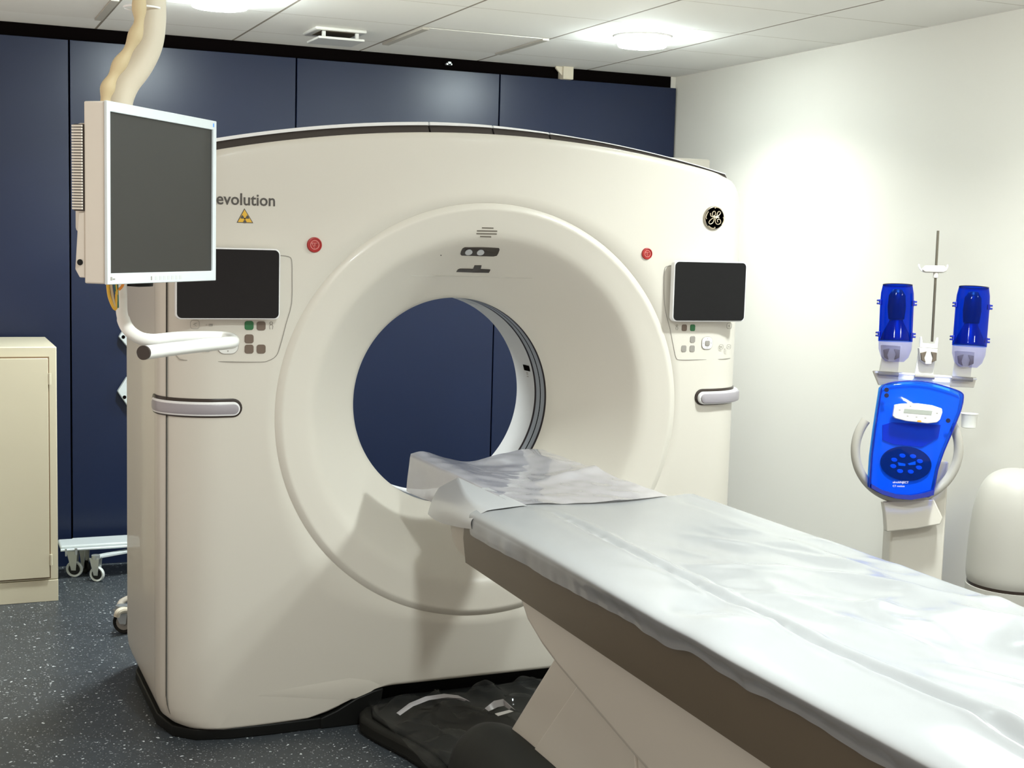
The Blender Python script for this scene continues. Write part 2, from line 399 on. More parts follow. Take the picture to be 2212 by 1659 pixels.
# dark inner core seen in the seams
ls = [[(min(OP[i][0]-NR[i].x*.02, XRT-.05), y, OP[i][1]-NR[i].y*.02) for i in range(NA)] for y in (4.02, 4.12)]
obj('inner_frame', MB().loops([ls[0], ls[1]]), DARK, g)
# top strip: dark channel with a pale lip, in four lengths
cuts = [.70, at(921, 275, y=4.03).x, at(1058, 280, y=4.03).x, at(1180, 295, y=4.03).x, 2.505]
for a, b_ in zip(cuts, cuts[1:]):
    m1, m2 = MB(), MB(); n = 24; fr, lp = [], []
    for k in range(n+1):
        x = a+.003+(b_-a-.006)*k/n; z = topz(x); h = .024 if x < 1.6 else .024-.013*(x-1.6)/.95
        fr.append([(x, 3.985, z-.012), (x, 4.01, z+h), (x, 4.06, z+h), (x, 4.06, z-.012)])
        lh = .010 if x < 1.45 else max(.003, .010-.007*(x-1.45)/.5)
        lp.append([(x, 4.004, z+h), (x, 4.006, z+h+lh), (x, 4.07, z+h+lh), (x, 4.07, z+h)])
    m1.loops(fr, cap0=True, cap1=True); m2.loops(lp, cap0=True, cap1=True)
    o = obj('top_channel', m1, mat('channel brown', (.045, .035, .03), .5), g); obj('channel_lip', m2, RIM, o)
p = at(1500, 345, y=4.62)
obj('rear_block', MB().box((2.28, 4.5, 1.66), (p.x, 4.72, at(1470, 341, y=4.5).z)), WHITE, g, bevel=.008)
# kick base
kb = [(XL+.05, 4.74), (XL+.012, 4.60), (XL+.012, 4.15), (XL+.04, 4.03), (XL+.10, 3.972), (XL+.20, 3.951), (.95, 3.946), (1.12, 3.95), (1.2, 3.97), (1.27, 4.02), (1.99, 4.02), (2.06, 3.97), (2.14, 3.94), (XRT-.18, 3.935), (XRT-.08, 3.965), (XRT-.03, 4.05), (XRT-.01, 4.6), (XRT-.05, 4.74)]
obj('kick_base', MB().prism([(x, y, 0) for x, y in kb], (0, 0, .034)), BLACK, g, bevel=.004)
ls = [(1.12, .055), (1.19, .085), (1.25, .104), (1.33, .109), (1.94, .109), (2.0, .104), (2.08, .085), (2.14, .05)]
obj('recess_panel', MB().box((1.1, 4.06, .0), (2.16, 4.08, .2)), BLACK, g)
obj('recess_cheek', MB().prism([(1.10, 3.945, 0), (1.10, 3.945, .034), (1.15, 3.945, .052), (1.215, 3.945, .085), (1.27, 3.945, .103), (1.30, 3.945, .108), (1.285, 3.945, 0)], (0, .10, 0)), BLACK, g, bevel=.004)

# --- surface mapping (front face wrapping round the left/right corners)
def surf(x, z, off, side=-1):
    "x may run past the edge: arc length continues round the corner"
    a, b2 = .165, .150
    e = XL if side < 0 else XRT; s = (x-e)*(-side)      # s: distance inside the edge, >a flat
    if s >= a: return Vector((x, GY-off, z))
    u = (a-s)/.251      # fraction of quarter arc (arc length ~.248)
    if u <= 1:
        q = u*PI/2; px = a-a*math.sin(q); py = b2*(1-math.cos(q)); nx, ny = math.sin(q)/a, -math.cos(q)/b2
        n = Vector((side*nx, ny)).normalized(); px = e-side*px*1
        return Vector((px+n.x*off, GY+py+n.y*off, z))
    ex = (u-1)*.251
    return Vector((e+side*off, GY+b2+ex, z))
def stadium(x0, x1, z0, z1, n=10, left_square=False):
    r = (z1-z0)/2; P = []
    for k in range(n+1):
        q = -PI/2+PI*k/n; P.append((x1-r+r*math.cos(q), (z0+z1)/2+r*math.sin(q)))
    nn = 26
    for k in range(1, nn): P.append((x1-r-(x1-x0-2*r)*k/nn, z1))
    for k in range(n+1):
        q = PI/2+PI*k/n; P.append((x0+r+r*math.cos(q), (z0+z1)/2+r*math.sin(q)))
    for k in range(1, nn): P.append((x0+r+(x1-x0-2*r)*k/nn, z0))
    return P
def surf_plate(x0, x1, z0, z1, off0, off1, side, rnd=.004):
    ls = []
    for off, sh in ((off0, 0), (off1-rnd, 0), (off1-rnd*.3, rnd*.3), (off1, rnd)):
        ls.append([surf(x, z, off, side) for x, z in stadium(x0+sh, x1-sh, z0+sh, z1-sh)])
    m = MB().loops(ls)
    # cap as a ladder so that it follows the curve
    last = stadium(x0+rnd, x1-rnd, z0+rnd, z1-rnd); n = len(last); base = len(m.v)-n; h = n//2
    nn = 26; k0 = 10
    for k in range(h-1):
        i, j = k, n-1-k
        m.f.append(tuple(base+q for q in ((k0//2+i) % n, (k0//2+i+1) % n, (k0//2-i-1) % n, (k0//2-i) % n)))
    return m
zt, zb = at(440, 862, y=GY).z, at(440, 903, y=GY).z
hx = at(523, 885, y=GY).x
for side in (-1, 1):
    if side < 0: x0, x1 = XL-.125, hx
    else: x0, x1 = at(1500, 866, y=GY).x, XRT+.10
    bz = obj('light_bar_bezel', surf_plate(x0, x1, zb, zt, -.004, .004, side, .002), BROWN, g)
    obj('light_bar', surf_plate(x0+.014, x1-.008 if side < 0 else x1-.006, zb+.007, zt-.014, .0, .008 if side < 0 else .024, side, .006), LIGHTBAR, bz)
    obj('light_bar_frame', surf_plate(x0+.009, x1-.006 if side < 0 else x1-.004, zb+.004, zt-.009, .0, .0065 if side < 0 else .018, side, .004), RIM, bz)

# --- displays
def display(x0, x1, z0, z1):
    P = rrect(x0, z0, x1, z1, .016)
    o = obj('display_housing', MB().prism([(x, GY-.036, z) for x, z in P], (0, .022, 0)), RIM, g, bevel=.003)
    obj('display_stand', MB().box((x0+.03, GY-.016, z0+.02), (x1-.03, GY+.03, z1-.03)), WHITE, o, bevel=.004)
    P = rrect(x0+.004, z0+.004, x1-.004, z1-.004, .014)
    obj('display_glass', MB().prism([(x, GY-.0375, z) for x, z in P], (0, .004, 0)), GLASS, o)
    return o
DY = GY-.036
dr0, dr1 = at(1452, 695, y=DY), at(1614, 566, y=DY)
display(dr0.x, dr1.x, dr0.z, dr1.z)
dl0, dl1 = at(379, 690, y=DY), at(606, 541, y=DY)
display(dl0.x, dl1.x, dl0.z, at(520, 536, y=DY).z)
def groove(pts, side=-1, r=.0012, close=False):
    pts = [surf(p.x, p.z, .0008, side) for p in pts]
    if close: pts.append(pts[0])
    return MB().tube(pts, r, 6, sm=3)
S = lambda px, py: at(px, py, y=GY)
obj('panel_groove', groove([S(*p) for p in ((606, 552), (622, 554), (630, 562), (631, 600), (630, 655), (618, 700), (606, 745), (597, 768), (580, 779), (560, 782), (480, 781), (400, 780), (383, 775), (371, 762))]), LINE, g)
obj('panel_groove', groove([S(*p) for p in ((1456, 574), (1442, 575), (1435, 584), (1434, 630), (1437, 670), (1447, 710), (1455, 750), (1460, 772), (1468, 777), (1500, 777), (1560, 776), (1589, 775))], 1), LINE, g)
def button(px, py, wpx, mt, name='control_button', hpx=None, off=.002, parent=None, r=.28):
    c = S(px, py); k = 4.3/F*wpx/2; kz = 4.3/F*(hpx or wpx)/2
    P = rrect(c.x-k, c.z-kz, c.x+k, c.z+kz, min(k, kz)*2*r)
    return obj(name, MB().prism([(x, GY-off, z) for x, z in P], (0, off+.003, 0)), mt, parent or g, bevel=.0006, seg=2)
for px, py, mt in ((538, 703, GREEN), (564, 704, BTN), (538, 732, BTN), (538, 754, BTN), (564, 754, BTN)): button(px, py, 18, mt)
for px, py, mt in ((1496, 708, GREEN), (1478, 708, BTN), (1496, 733, GREY), (1495, 753, GREY), (1477, 753, GREY)): button(px, py, 13, mt, hpx=15)
def knob(px, py, s, side):
    c = S(px, py); k = s/2*4.3/F*.82
    P = rrect(c.x-k, c.z-k, c.x+k, c.z+k, k*.7)
    o = obj('control_pad', MB().prism([(x, GY-.003, z) for x, z in P], (0, .006, 0)), WHITE2, g, bevel=.001, seg=2)
    obj('pad_outline', MB().tube([(x, GY-.0015, z) for x, z in P]+[(P[0][0], GY-.0015, P[0][1])], .0012, 6), LINE, o)
    k *= .42; P = rrect(c.x-k, c.z-k, c.x+k, c.z+k, k*.5)
    obj('pad_button', MB().prism([(x, GY-.006, z) for x, z in P], (0, .006, 0)), GREY, o, bevel=.001, seg=2)
    for dx, dz in ((0, 1), (0, -1), (1, 0), (-1, 0)):
        q = c+Vector((dx*k*1.75, 0, dz*k*1.75)); e = k*.22
        tri = [(q.x+dx*e-dz*e, q.z+dz*e-dx*e), (q.x+dx*e*-1+dz*e*1.2-0, q.z-dz*e+dx*e*1.2), (q.x-dx*e-dz*e*1.2, q.z-dz*e-dx*e*1.2)]
        tri = [(q.x+dx*e, q.z+dz*e), (q.x-dx*e*.6+dz*e, q.z-dz*e*.6+dx*e), (q.x-dx*e*.6-dz*e, q.z-dz*e*.6-dx*e)]
        obj('pad_arrow', MB().prism([(x, GY-.0038, z) for x, z in tri], (0, .001, 0)), LINE, o)
knob(492, 742, 50, -1); knob(1527, 741, 34, 1)
def outline_button(px, py, w):
    c = S(px, py); k = w/2*4.3/F; P = rrect(c.x-k, c.z-k, c.x+k, c.z+k, k*.6)
    o = obj('outline_button', MB().tube([(x, GY-.0005, z) for x, z in P]+[(P[0][0], GY-.0005, P[0][1])], .0008, 5), LINE, g)
    obj('button_mark', MB().tube([(c.x-k*.4, GY-.001, c.z), (c.x+k*.4, GY-.001, c.z+k*.35)], .0009, 5).tube([(c.x-k*.1, GY-.001, c.z), (c.x+k*.4, GY-.001, c.z-k*.4)], .0009, 5), LINE, o)
outline_button(421, 701, 17); outline_button(1575, 704, 13)
outline_button(1558, 749, 10); outline_button(1574, 749, 10); outline_button(447, 752, 14)
def person_icon(px, py, s):
    c = S(px, py); k = s*4.3/F/2; m = MB()
    m.tube([(c.x+k*.35*math.cos(q), GY-.0008, c.z+k*.6+k*.35*math.sin(q)) for q in [2*PI*i/12 for i in range(13)]], .0008, 5)
    for dx in (-.45, .45): m.tube([(c.x+k*dx*.4, GY-.0008, c.z+k*.2), (c.x+k*dx, GY-.0008, c.z-k*.2), (c.x+k*dx*.6, GY-.0008, c.z-k)], .0008, 5)
    return obj('patient_symbol', m, LINE, g)
person_icon(586, 703, 16); person_icon(1462, 707, 13)
c = S(455, 702)
obj('small_print', MB().box((c.x-.004, GY-.0008, c.z-.003), (c.x+.006, GY+.001, c.z+.003)).box((c.x-.014, GY-.0008, c.z-.001), (c.x-.011, GY+.001, c.z+.001)), LINE, g)
# emergency buttons
def estop(px, py, dpx):
    c = S(px, py); r = dpx/2*4.33/F; C0 = (c.x, GY, c.z)
    o = obj('emergency_button', MB().lathe([(r*.2, .004), (r, .004), (r, -.002), (r*.93, -.006), (r*.84, -.0065), (r*.80, -.004), (r*.02, -.0045)], C0, 'y', 40), RED, g)
    m = MB(); m.tube([(c.x+r*.56*math.cos(q), GY-.0052, c.z+r*.56*math.sin(q)) for q in [2*PI*i/24 for i in range(25)]], r*.05, 5)
    T = [(c.x+r*.46*math.cos(math.radians(a)), GY-.0052, c.z+r*.46*math.sin(math.radians(a))) for a in (150, 30, 270, 150)]
    m.tube(T, r*.05, 5); T = [(c.x+(a.x if 0 else 0)+r*.24*math.cos(math.radians(a)), GY-.0052, c.z+r*.05+r*.24*math.sin(math.radians(a))) for a in (150, 30, 270, 150)] if 0 else None
    m.tube([(c.x, GY-.0052, c.z+r*.18), (c.x, GY-.0052, c.z-r*.18)], r*.05, 5)
    obj('stop_symbol', m, PINK, o)
estop(679, 529, 31); estop(1397, 548, 26)
# lettering
tx = at(594, 444, y=GY-.0005)
tm = text_mesh('Revolution', .052, Matrix.Identity(4)); wid = max(p.x for p in tm.v)
x_e = None
M_ = FACE(0, GY-.0006, at(530, 443, y=GY).z)
want = at(594, 440, y=GY).x; sc_ = (want-at(468, 440, y=GY).x)/(wid*.852)
tm.xf(Matrix.Translation((want-wid*sc_, GY-.0006, M_.translation.z)) @ Matrix.Rotation(PI/2, 4, 'X') @ Matrix.Diagonal((sc_, sc_*1.05, 1, 1)))
obj('lettering', tm, INK, g)
# radiation sign
A, B_, D = S(528, 450), S(511, 481), S(547, 482)
cen = (A+B_+D)/3
def tri(s, off): return [Vector((cen.x+(p.x-cen.x)*s, GY-off, cen.z+(p.z-cen.z)*s)) for p in (A, B_, D)]
ws = obj('warning_sign', MB().prism(tri(1, .001), (0, .003, 0)), INK, g)
obj('sign_face', MB().prism(tri(.86, .0014), (0, .0008, 0)), YEL, ws)
m = MB(); cc = Vector((cen.x, GY-.0018, cen.z-.002))
for a0 in (30, 150, 270):
    q0, q1 = math.radians(a0-28), math.radians(a0+28); r0, r1 = .0035, .0125
    P = [cc+Vector((r0*math.cos(q0), 0, r0*math.sin(q0)))]+[cc+Vector((r1*math.cos(q0+(q1-q0)*k/6), 0, r1*math.sin(q0+(q1-q0)*k/6))) for k in range(7)]+[cc+Vector((r0*math.cos(q1), 0, r0*math.sin(q1)))]
    m.prism(P, (0, .0004, 0))
m.lathe([(.0001, 0), (.0022, 0)], cc, 'y', 16)
obj('trefoil', m, INK, ws)
# round monogram badge
bc = at(1541, 471, y=GY); br = .0395
bd = obj('round_badge', MB().lathe([(.001, .004), (br, .004), (br, -.003), (br*.95, -.007), (br*.90, -.008), (br*.88, -.006), (.001, -.0055)], (bc.x, GY, bc.z), 'y', 56), mat('badge rim', (.42, .38, .32), .2, metal=1), g)
obj('badge_face', MB().lathe([(.0005, 0), (br*.88, 0)], (bc.x, GY-.0066, bc.z), 'y', 48), BROWN, bd)
def stroke(pts, r=.0016, sm=5): return MB().tube([Vector((bc.x+(x-1119)/173*br*1.0, GY-.0076, bc.z-(z-493)/217*br*1.0)) for x, z in pts], r, 7, sm=sm)
m = MB()
for pts in ([(1045, 405), (1050, 450), (1085, 470), (1125, 440), (1128, 390), (1105, 370), (1080, 400), (1085, 450), (1130, 470), (1190, 440), (1215, 395), (1195, 370), (1165, 395), (1150, 460), (1100, 490), (1045, 535), (1025, 580), (1050, 605), (1090, 580), (1110, 520), (1120, 480)],
            [(1120, 485), (1160, 470), (1195, 475)],
            [(1195, 478), (1150, 490), (1130, 540), (1150, 595), (1190, 605), (1222, 575), (1215, 525), (1185, 510), (1165, 540), (1180, 565)],
            [(985, 515), (972, 480), (985, 430), (1010, 380)], [(1125, 320), (1120, 300), (1180, 305), (1230, 340)],
            [(1262, 470), (1278, 510), (1270, 560), (1245, 610)], [(1125, 655), (1130, 675), (1080, 680), (1020, 640)]):
    t_ = stroke(pts); m.add(t_.v, t_.f)
obj('badge_monogram', m, mat('champagne metal', (.72, .62, .45), .3, metal=.7), bd)

# --- details on the upper flare: interpolate flare surface point for a pixel
def on_flare(px, py, off=0):
    lo, hi = 3.9, 4.3
    def fy(p):
        r = math.hypot(p.x-GX, p.z-GZ)
        for _i in range(4): r = math.hypot(p.x-GX, (p.z-GZ)/(1-.036*max(0, (r-.346)/.33)))
        for (r0, y0), (r1, y1) in zip(prof, prof[1:]):
            if r1 <= r <= r0: return y0+(y1-y0)*(r0-r)/(r0-r1)
        return prof[0][1] if r > .676 else prof[-1][1]
    for _ in range(40):
        mid = (lo+hi)/2; p = at(px, py, y=mid)
        if mid < fy(p): lo = mid
        else: hi = mid
    p = at(px, py, y=lo); n = (CAM-p).normalized()*.4+Vector((0, -.75, -.6)); n.normalize()
    return p+n*off
def flare_plate(name, pts, mt, off=.0015, parent=None, thick=.004):
    lo = [on_flare(x, y, off-thick) for x, y in pts]; hi = [on_flare(x, y, off) for x, y in pts]
    return obj(name, MB().loops([lo, hi], cap0=True, cap1=True), mt, parent or g, smooth=False)
for x0, x1, y in ((1041, 1066, 492.3), (1030, 1074, 498.7), (1029, 1073, 504.8), (1037, 1061, 511)):
    flare_plate('speaker_slot', [(x0, y-1.3), (x1, y-.6), (x1, y+1.6), (x0, y+.9)], mat('slot grey', (.13, .11, .085), .6), .001)
cw = flare_plate('camera_window', [(994.5, 549), (996, 543), (999, 537), (1004, 534.2), (1020, 534.3), (1060, 535), (1078, 536), (1079, 539), (1076, 547), (1073, 552), (1066, 553.5), (1040, 553), (997, 551.5)], BROWN, .002)
for cx_, cy_ in ((1011.5, 543), (1037, 543.5)):
    flare_plate('lens', [(cx_+7.8*math.cos(q)+1.5*math.sin(q), cy_-5.6*math.sin(q)) for q in [2*PI*k/18 for k in range(18)]], mat('pale lens', (.55, .56, .57), .2), .0085, cw)
flare_plate('sensor_slot', [(986, 587), (989, 582), (993, 580.3), (1022, 580.8), (1025, 573), (1040, 573.2), (1038, 581), (1059, 582), (1058, 585), (1055.5, 589), (1020, 588.3)], BROWN, .002)
obj('flare_crease', MB().tube([on_flare(x, y, .0003) for x, y in ((888, 595), (930, 596.5), (1000, 597), (1060, 598), (1110, 600), (1150, 601))], .0008, 6, sm=3), mat('crease', (.55, .53, .48), .6), g)
flare_plate('pinhole', [(951.5, 550.5), (953.5, 550.5), (953.5, 552.5), (951.5, 552.5)], BROWN, .001)
# inside the bore: small readout on the liner
q = math.radians(12); 
def onb(y, deg, r=.3445): return (GX+r*math.cos(math.radians(deg)), y, GZ+r*math.sin(math.radians(deg)))
def bore_patch(name, y0, y1, a0, a1, mt, r=.3445):
    return obj(name, MB().loops([[onb(y0, a, r) for a in (a0, (a0+a1)/2, a1)], [onb(y1, a, r) for a in (a0, (a0+a1)/2, a1)]], close=False), mt, g)
bore_patch('bore_readout', 4.372, 4.425, 14, 17.5, DARK)
for k, a in enumerate((12.6, 11.7, 10.2)): bore_patch('bore_mark', 4.395, 4.41, a, a+.5, LINE)

# ---------------------------------------------------------------- patient table
tb = thing('patient_table', 'long white patient table on a slanted leg with a taupe side skirt', 'patient table', (1.63, 2.5, 0))
YF, YN = .75, 3.31       # foot end, start of the nose
# bed body: skirts and bottom
def bedsec(y, xl, xr, zt_, zbm):
    return [(xl, y, zt_), (xl-.004, y, (zt_+zbm)/2), (xl+.004, y, zbm+.01), (xl+.02, y, zbm), (xr-.02, y, zbm), (xr-.004, y, zbm+.01), (xr+.004, y, (zt_+zbm)/2), (xr, y, zt_)]
ls = []
for k in range(9):
    y = YF+(YN-YF)*k/8; zbm = .590+.052*k/8; ls.append(bedsec(y, 1.309, 1.962, .795, zbm))
obj('side_skirt', MB().loops(ls, cap0=True, cap1=True), TAUPE, tb, ang=40)
# rounded nose of the bed
ls = []
for k in range(17):
    t = k/16; y = YN-.01+.345*t; q = max(0, 1-t**2.4)**(1/2.4)
    ls.append(bedsec(y, 1.628-.305*(.45+.55*q), 1.628+.325*(.45+.55*q), .785, .645+.020*t+.10*t**5))
obj('bed_nose', MB().loops(ls, cap0=True, cap1=True), mat('shaded nose beige', (.48, .44, .37), .4), tb, ang=40)  # darker tone carries the shadow below the drape
# cradle: shallow curved board running into the bore
ls = []
for k in range(16):
    y = YF+.05+(4.02-YF-.05)*k/15; l = []
    for j in range(13):
        u = -1+2*j/12; l.append((1.628+.215*u, y, .789+.024*u*u))
    for j in range(13):
        u = 1-2*j/12; l.append((1.628+.215*u, y, .762+.030*u*u))
    ls.append(l)
obj('cradle', MB().loops(ls, cap0=True, cap1=True), mat('cradle', (.72, .72, .74), .35), tb)
# top deck under the sheet
obj('deck', MB().box((1.312, YF+.01, .755), (1.955, YN+.02, .786)), WHITE, tb, bevel=.012)
# leg housing under the bed
def yz(pts, x0, x1): return MB().prism([(x0, y, z) for y, z in pts], (x1-x0, 0, 0))
hs = MB()
pr = [(.9, .612), (3.03, .655), (3.035, .62), (2.985, .575), (2.90, .54), (2.80, .512), (2.40, .43), (1.9, .35), (.9, .30)]
inn = [(y, max(z-.0, 0)) for y, z in pr]
hs.loops([[(1.372+ (0 if z > .56 else .0), y, z) for y, z in pr], [(1.352, y, z) for y, z in pr]], cap0=True, cap1=True)
hs = MB()
ls = []
for xx, dz in ((1.348, 0), (1.90, 0)):
    ls.append([(xx, y, z) for y, z in pr])
hs.loops(ls, cap0=True, cap1=True)
obj('leg_housing', hs, WHITE, tb, bevel=.02, seg=4)
lg = [(2.80, .54), (3.135, .225), (3.075, .175), (2.6, .10), (2.10, .36), (2.3, .5)]
obj('slanted_leg', yz([(2.83, .56), (3.14, .232), (3.04, .14), (2.62, .06), (2.12, .40), (2.3, .5)], 1.372, 1.88), WHITE, tb, bevel=.008)
obj('leg_cover', yz([(2.72, .505), (3.06, .155), (3.03, .13), (2.60, .10), (2.42, .30), (2.45, .44)], 1.366, 1.886), WHITE, tb, bevel=.004)
# floor base
bp = []
for cx_, cy_, r_, a0, a1 in ((1.40, 3.95, .22, 180, 100), ):
    pass
base = [(1.285, 1.3), (1.285, 3.5), (1.262, 3.62), (1.215, 3.78), (1.20, 3.86), (1.215, 3.92), (1.27, 3.99), (1.36, 4.015), (1.9, 4.015), (2.0, 3.97), (2.03, 3.85), (1.99, 3.6), (1.975, 1.3)]
obj('floor_base', MB().prism([(x, y, .0) for x, y in base], (0, 0, .055)), BLACKR, tb, bevel=.015)
obj('base_tray', MB().prism([(1.628+(x-1.628)*.93, 3.0+(y-3.0)*.97, .05) for x, y in base], (0, 0, .020)), BLACK, tb, bevel=.008)
# black rounded hood at the leg foot
ls = []
for k in range(15):
    t = k/14; y = 2.55+.80*t; s = math.sqrt(max(.0, 1-(2*t-1)**4))*.9+.02
    l = []
    for j in range(17):
        q = PI*j/16; l.append((1.350-.13*s*math.cos(q), y, .06+.222*s*math.sin(q)**.8))
    ls.append(l)
obj('leg_hood', MB().loops(ls, close=False, cap0=False), BLACKR, tb, ang=80)
obj('lift_strut', MB().box((1.43, 3.10, .10), (1.80, 3.16, .14)), BLACK, tb, bevel=.004)
obj('strut_cap', MB().box((1.40, 3.02, .10), (1.44, 3.09, .13)), STEEL, tb, bevel=.004)

# --- plastic sheet over table and cradle
def nz(x, y, z=0): return noise.noise(Vector((x, y, z)))
def smooth(a, b, t):
    t = max(0, min(1, (t-a)/(b-a))); return t*t*(3-2*t)
PROF = [(1.293, .751), (1.290, .768), (1.287, .788), (1.291, .803), (1.320, .814), (1.375, .819), (1.412, .822), (1.450, .8185), (1.50, .8155), (1.56, .8135), (1.628, .8125), (1.70, .8145), (1.76, .817), (1.82, .821), (1.850, .8225), (1.885, .8195), (1.935, .8215), (1.962, .818), (1.982, .80), (1.990, .77), (1.992, .735)]
PP = spline([Vector((x, 0, z)) for x, z in PROF], 14)
NV = 560
ls = []
for k in range(NV+1):
    y = YF-.02+(3.225-YF+.02)*k/NV; row = []
    end = smooth(3.22, 3.45, y)
    hemw = .010*nz(0, y*3.1)+.012*math.exp(-((y-2.12)/.05)**2)-.004
    for p in PP:
        x, z = p.x, p.z
        edge = smooth(1.38, 1.30, x)      # 1 on the left flank
        top = smooth(1.31, 1.40, x)*(1-smooth(1.93, 1.97, x))
        near = smooth(3.0, 1.9, y)
        # broad soft folds
        z += top*(.0040+.015*near)*nz(x*5+3, y*3.0, 1.3)+top*.0025*near*nz(x*14, y*9, 4)
        # creases radiating across the pad
        z += top*near*.013*math.exp(-(nz(x*4+y*2.2, y*3-x*3, 7)*6)**2)*smooth(1.5, 1.62, x)
        z += top*.0045*math.exp(-(nz(x*3-y*1.6, y*2.2+x*4, 17)*6)**2)*smooth(2.9, 2.2, y)
        z += top*near*.0012*nz(x*16+y*8, y*12, 11)+top*near*.008*math.exp(-(nz(x*5-1, y*3.5+x*4, 23)*6)**2)*smooth(1.5, 1.62, x)
        # gathered seam along the left of the pad
        xc = 1.436+(y-2.3)*.034+.004*math.sin(y*9)+.008*nz(y*6, 2)*near
        am = smooth(3.25, 2.9, y)*(.35+.65*near)
        d = x-xc
        z += am*(-.014*math.exp(-((d-.004)/.013)**2)+.009*math.exp(-((d-.030+.006*nz(y*16,3))/.012)**2)+.005*math.exp(-((d+.018)/.008)**2))
        z += am*.0075*math.sin(y*75+5*nz(y*12, 5))*math.exp(-(d/.014)**2)*max(0, .45+nz(y*7, 9))*smooth(1.55, 1.75, y)
        x -= .030*near*math.exp(-((x-1.30)/.05)**2)*smooth(.76, .80, z)
        # left flank folds
        wv = .010*nz(y*5, .5, 2)+.008*math.sin(y*21+4*nz(y*3, 8))*smooth(2.6, 1.6, y)*.6+.006*nz(y*19, 1, 3)
        fl = smooth(.80, .76, z) if x < 1.33 else 0
        x -= edge*fl*(.004+wv*.8)
        # the sheet lifts into a fold at one place
        z += .016*math.exp(-((y-2.06)/.07)**2)*math.exp(-((x-1.33)/.05)**2)
        z -= .010*math.exp(-((y-2.20)/.05)**2)*math.exp(-((x-1.36)/.05)**2)
        if x < 1.31: z += hemw*smooth(.80, .76, z)
        # nose: the sheet closes in towards the cradle
        if end > 0:
            lo = 1.628-.34+.075*end**1.3; hi = 1.628+.36-.09*end**1.3
            x = x if x < 1.6 else x*(1-end)+(lo+(x-1.29)/(1.99-1.29)*(hi-lo))*end
            
        row.append(Vector((x, y, z)))
    ls.append(row)
sheet = obj('plastic_cover', MB().loops(ls, close=False), SHEET, None, ang=80)
tag(sheet, 'shiny white plastic cover crumpled over the patient table top', 'plastic cover')
# drape over the nose and film over the cradle head
tp_ = spline([at(1042, 1092, x=1.305), at(1018, 1066, x=1.318), at(1000, 1040, x=1.350), at(984, 1014, z=.826)], 14)
bt_ = spline([at(1019, 1143, x=1.285), at(985, 1138, x=1.30), at(950, 1128, x=1.335), at(925, 1110, x=1.365)], 14)
ls = []
def zf(x):
    K_ = [(1.28, .800), (1.32, .8175), (1.375, .8230), (1.412, .8262), (1.5, .8262)]
    for (xa_, za_), (xb_, zb2) in zip(K_, K_[1:]):
        if x <= xb_: return za_+(zb2-za_)*max(0, (x-xa_)/(xb_-xa_))
    return .8262
for i, (a, b_) in enumerate(zip(tp_, bt_)):
    u = i/(len(tp_)-1); row = []; a = a.copy(); a.z = zf(a.x)
    xi_ = a.x+max(0, 1.425-a.x)
    for j in range(10):
        x_ = xi_+(a.x-xi_)*j/9; row.append(Vector((x_, a.y-.012*(1-j/9), zf(x_))))
    for j in range(1, 15):
        t = j/14; p = a.lerp(b_, t)
        p += Vector((-.011, .006, .003))*math.sin(PI*t)+Vector((-.004, 0, 0))*math.sin(u*7+t*2)*t*u
        row.append(p)
    ls.append(row)
obj('nose_drape', MB().loops(ls, close=False), mat('white drape', (.46, .47, .475), .3, noise_amt=.01, coat=.2), sheet, ang=80)
ls = []
n = 70
for k in range(n+1):
    y = 3.205+(4.03-3.205)*k/n; row = []; t = k/n
    for j in range(49):
        u = j/48
        x = 1.405+(1.862-1.405)*u
        z = .824-.006*math.sin(PI*u)
        z += .013*t*math.exp(-((u-.08)/.1)**2)-.020*smooth(.45, .9, t)*math.exp(-((u-.42)/.16)**2)+.010*smooth(.3, .8, t)*math.exp(-((u-.85)/.15)**2)
        z += .010*math.exp(-((t-.28-.25*u)/.05)**2)*smooth(.3, .7, u)+.004*nz(x*18, y*12, 3)
        row.append(Vector((x, y, z)))
    # hanging side on the left
    side = []
    for j in range(1, 11):
        s_ = j/10; side.append(Vector((1.403-.006*s_+.006*math.sin(t*16+s_*2)*s_, y+.0, row[0].z-.118*s_*(1-.12*(1-t)))))
    ls.append(list(reversed(side))+row)
obj('head_film', MB().loops(ls, close=False), MILKY, sheet, ang=80)
# --- clear plastic bag on the floor base
ls = []
for k in range(61):
    v_ = k/60; row = []
    for j in range(61):
        u = j/60; x = 1.24+.62*u; y = 3.36+.57*v_
        z = .082+.030*abs(nz(x*9, y*9, 2))+.028*max(0, 1-abs(nz(x*7+1, y*6, 6))*6)+.05*smooth(.75, 1, v_)*smooth(.3, .8, u)*(.6+nz(x*10, 3))
        ed = min(u, 1-u, v_, 1-v_); 
        row.append(Vector((x+.01*nz(y*8, 4), y, .075+(z-.075)*smooth(0, .12, ed)+.002)))
    ls.append(row)
cps = tag(obj('clear_plastic_sheet', MB().loops(ls, close=False), CLEAR, ang=80), 'crumpled clear plastic sheet lying on the black table base under the scanner', 'plastic sheet')
def bq(pts, z0, lift=.0): return [at(a, b, z=z0)+Vector((0, 0, lift*(k % 2))) for k, (a, b) in enumerate(pts)]
obj('streak_label', MB().prism(bq([(1069, 1542), (1100, 1534), (1109, 1537), (1076, 1547)], .118), (0, 0, .001)), RIM, cps, smooth=False)  # white slip added to give a bright streak on the plastic
fe = [at(a, b, z=.115) for a, b in ((852, 1541), (880, 1524), (915, 1512), (955, 1506), (985, 1507), (1004, 1512))]
fl_ = [[p+Vector((0, 0, -.004)), p+Vector((.004, -.006, .010*math.sin(PI*k/5)+.003)), p+Vector((.010, -.022, .006*math.sin(PI*k/5)))] for k, p in enumerate(fe)]
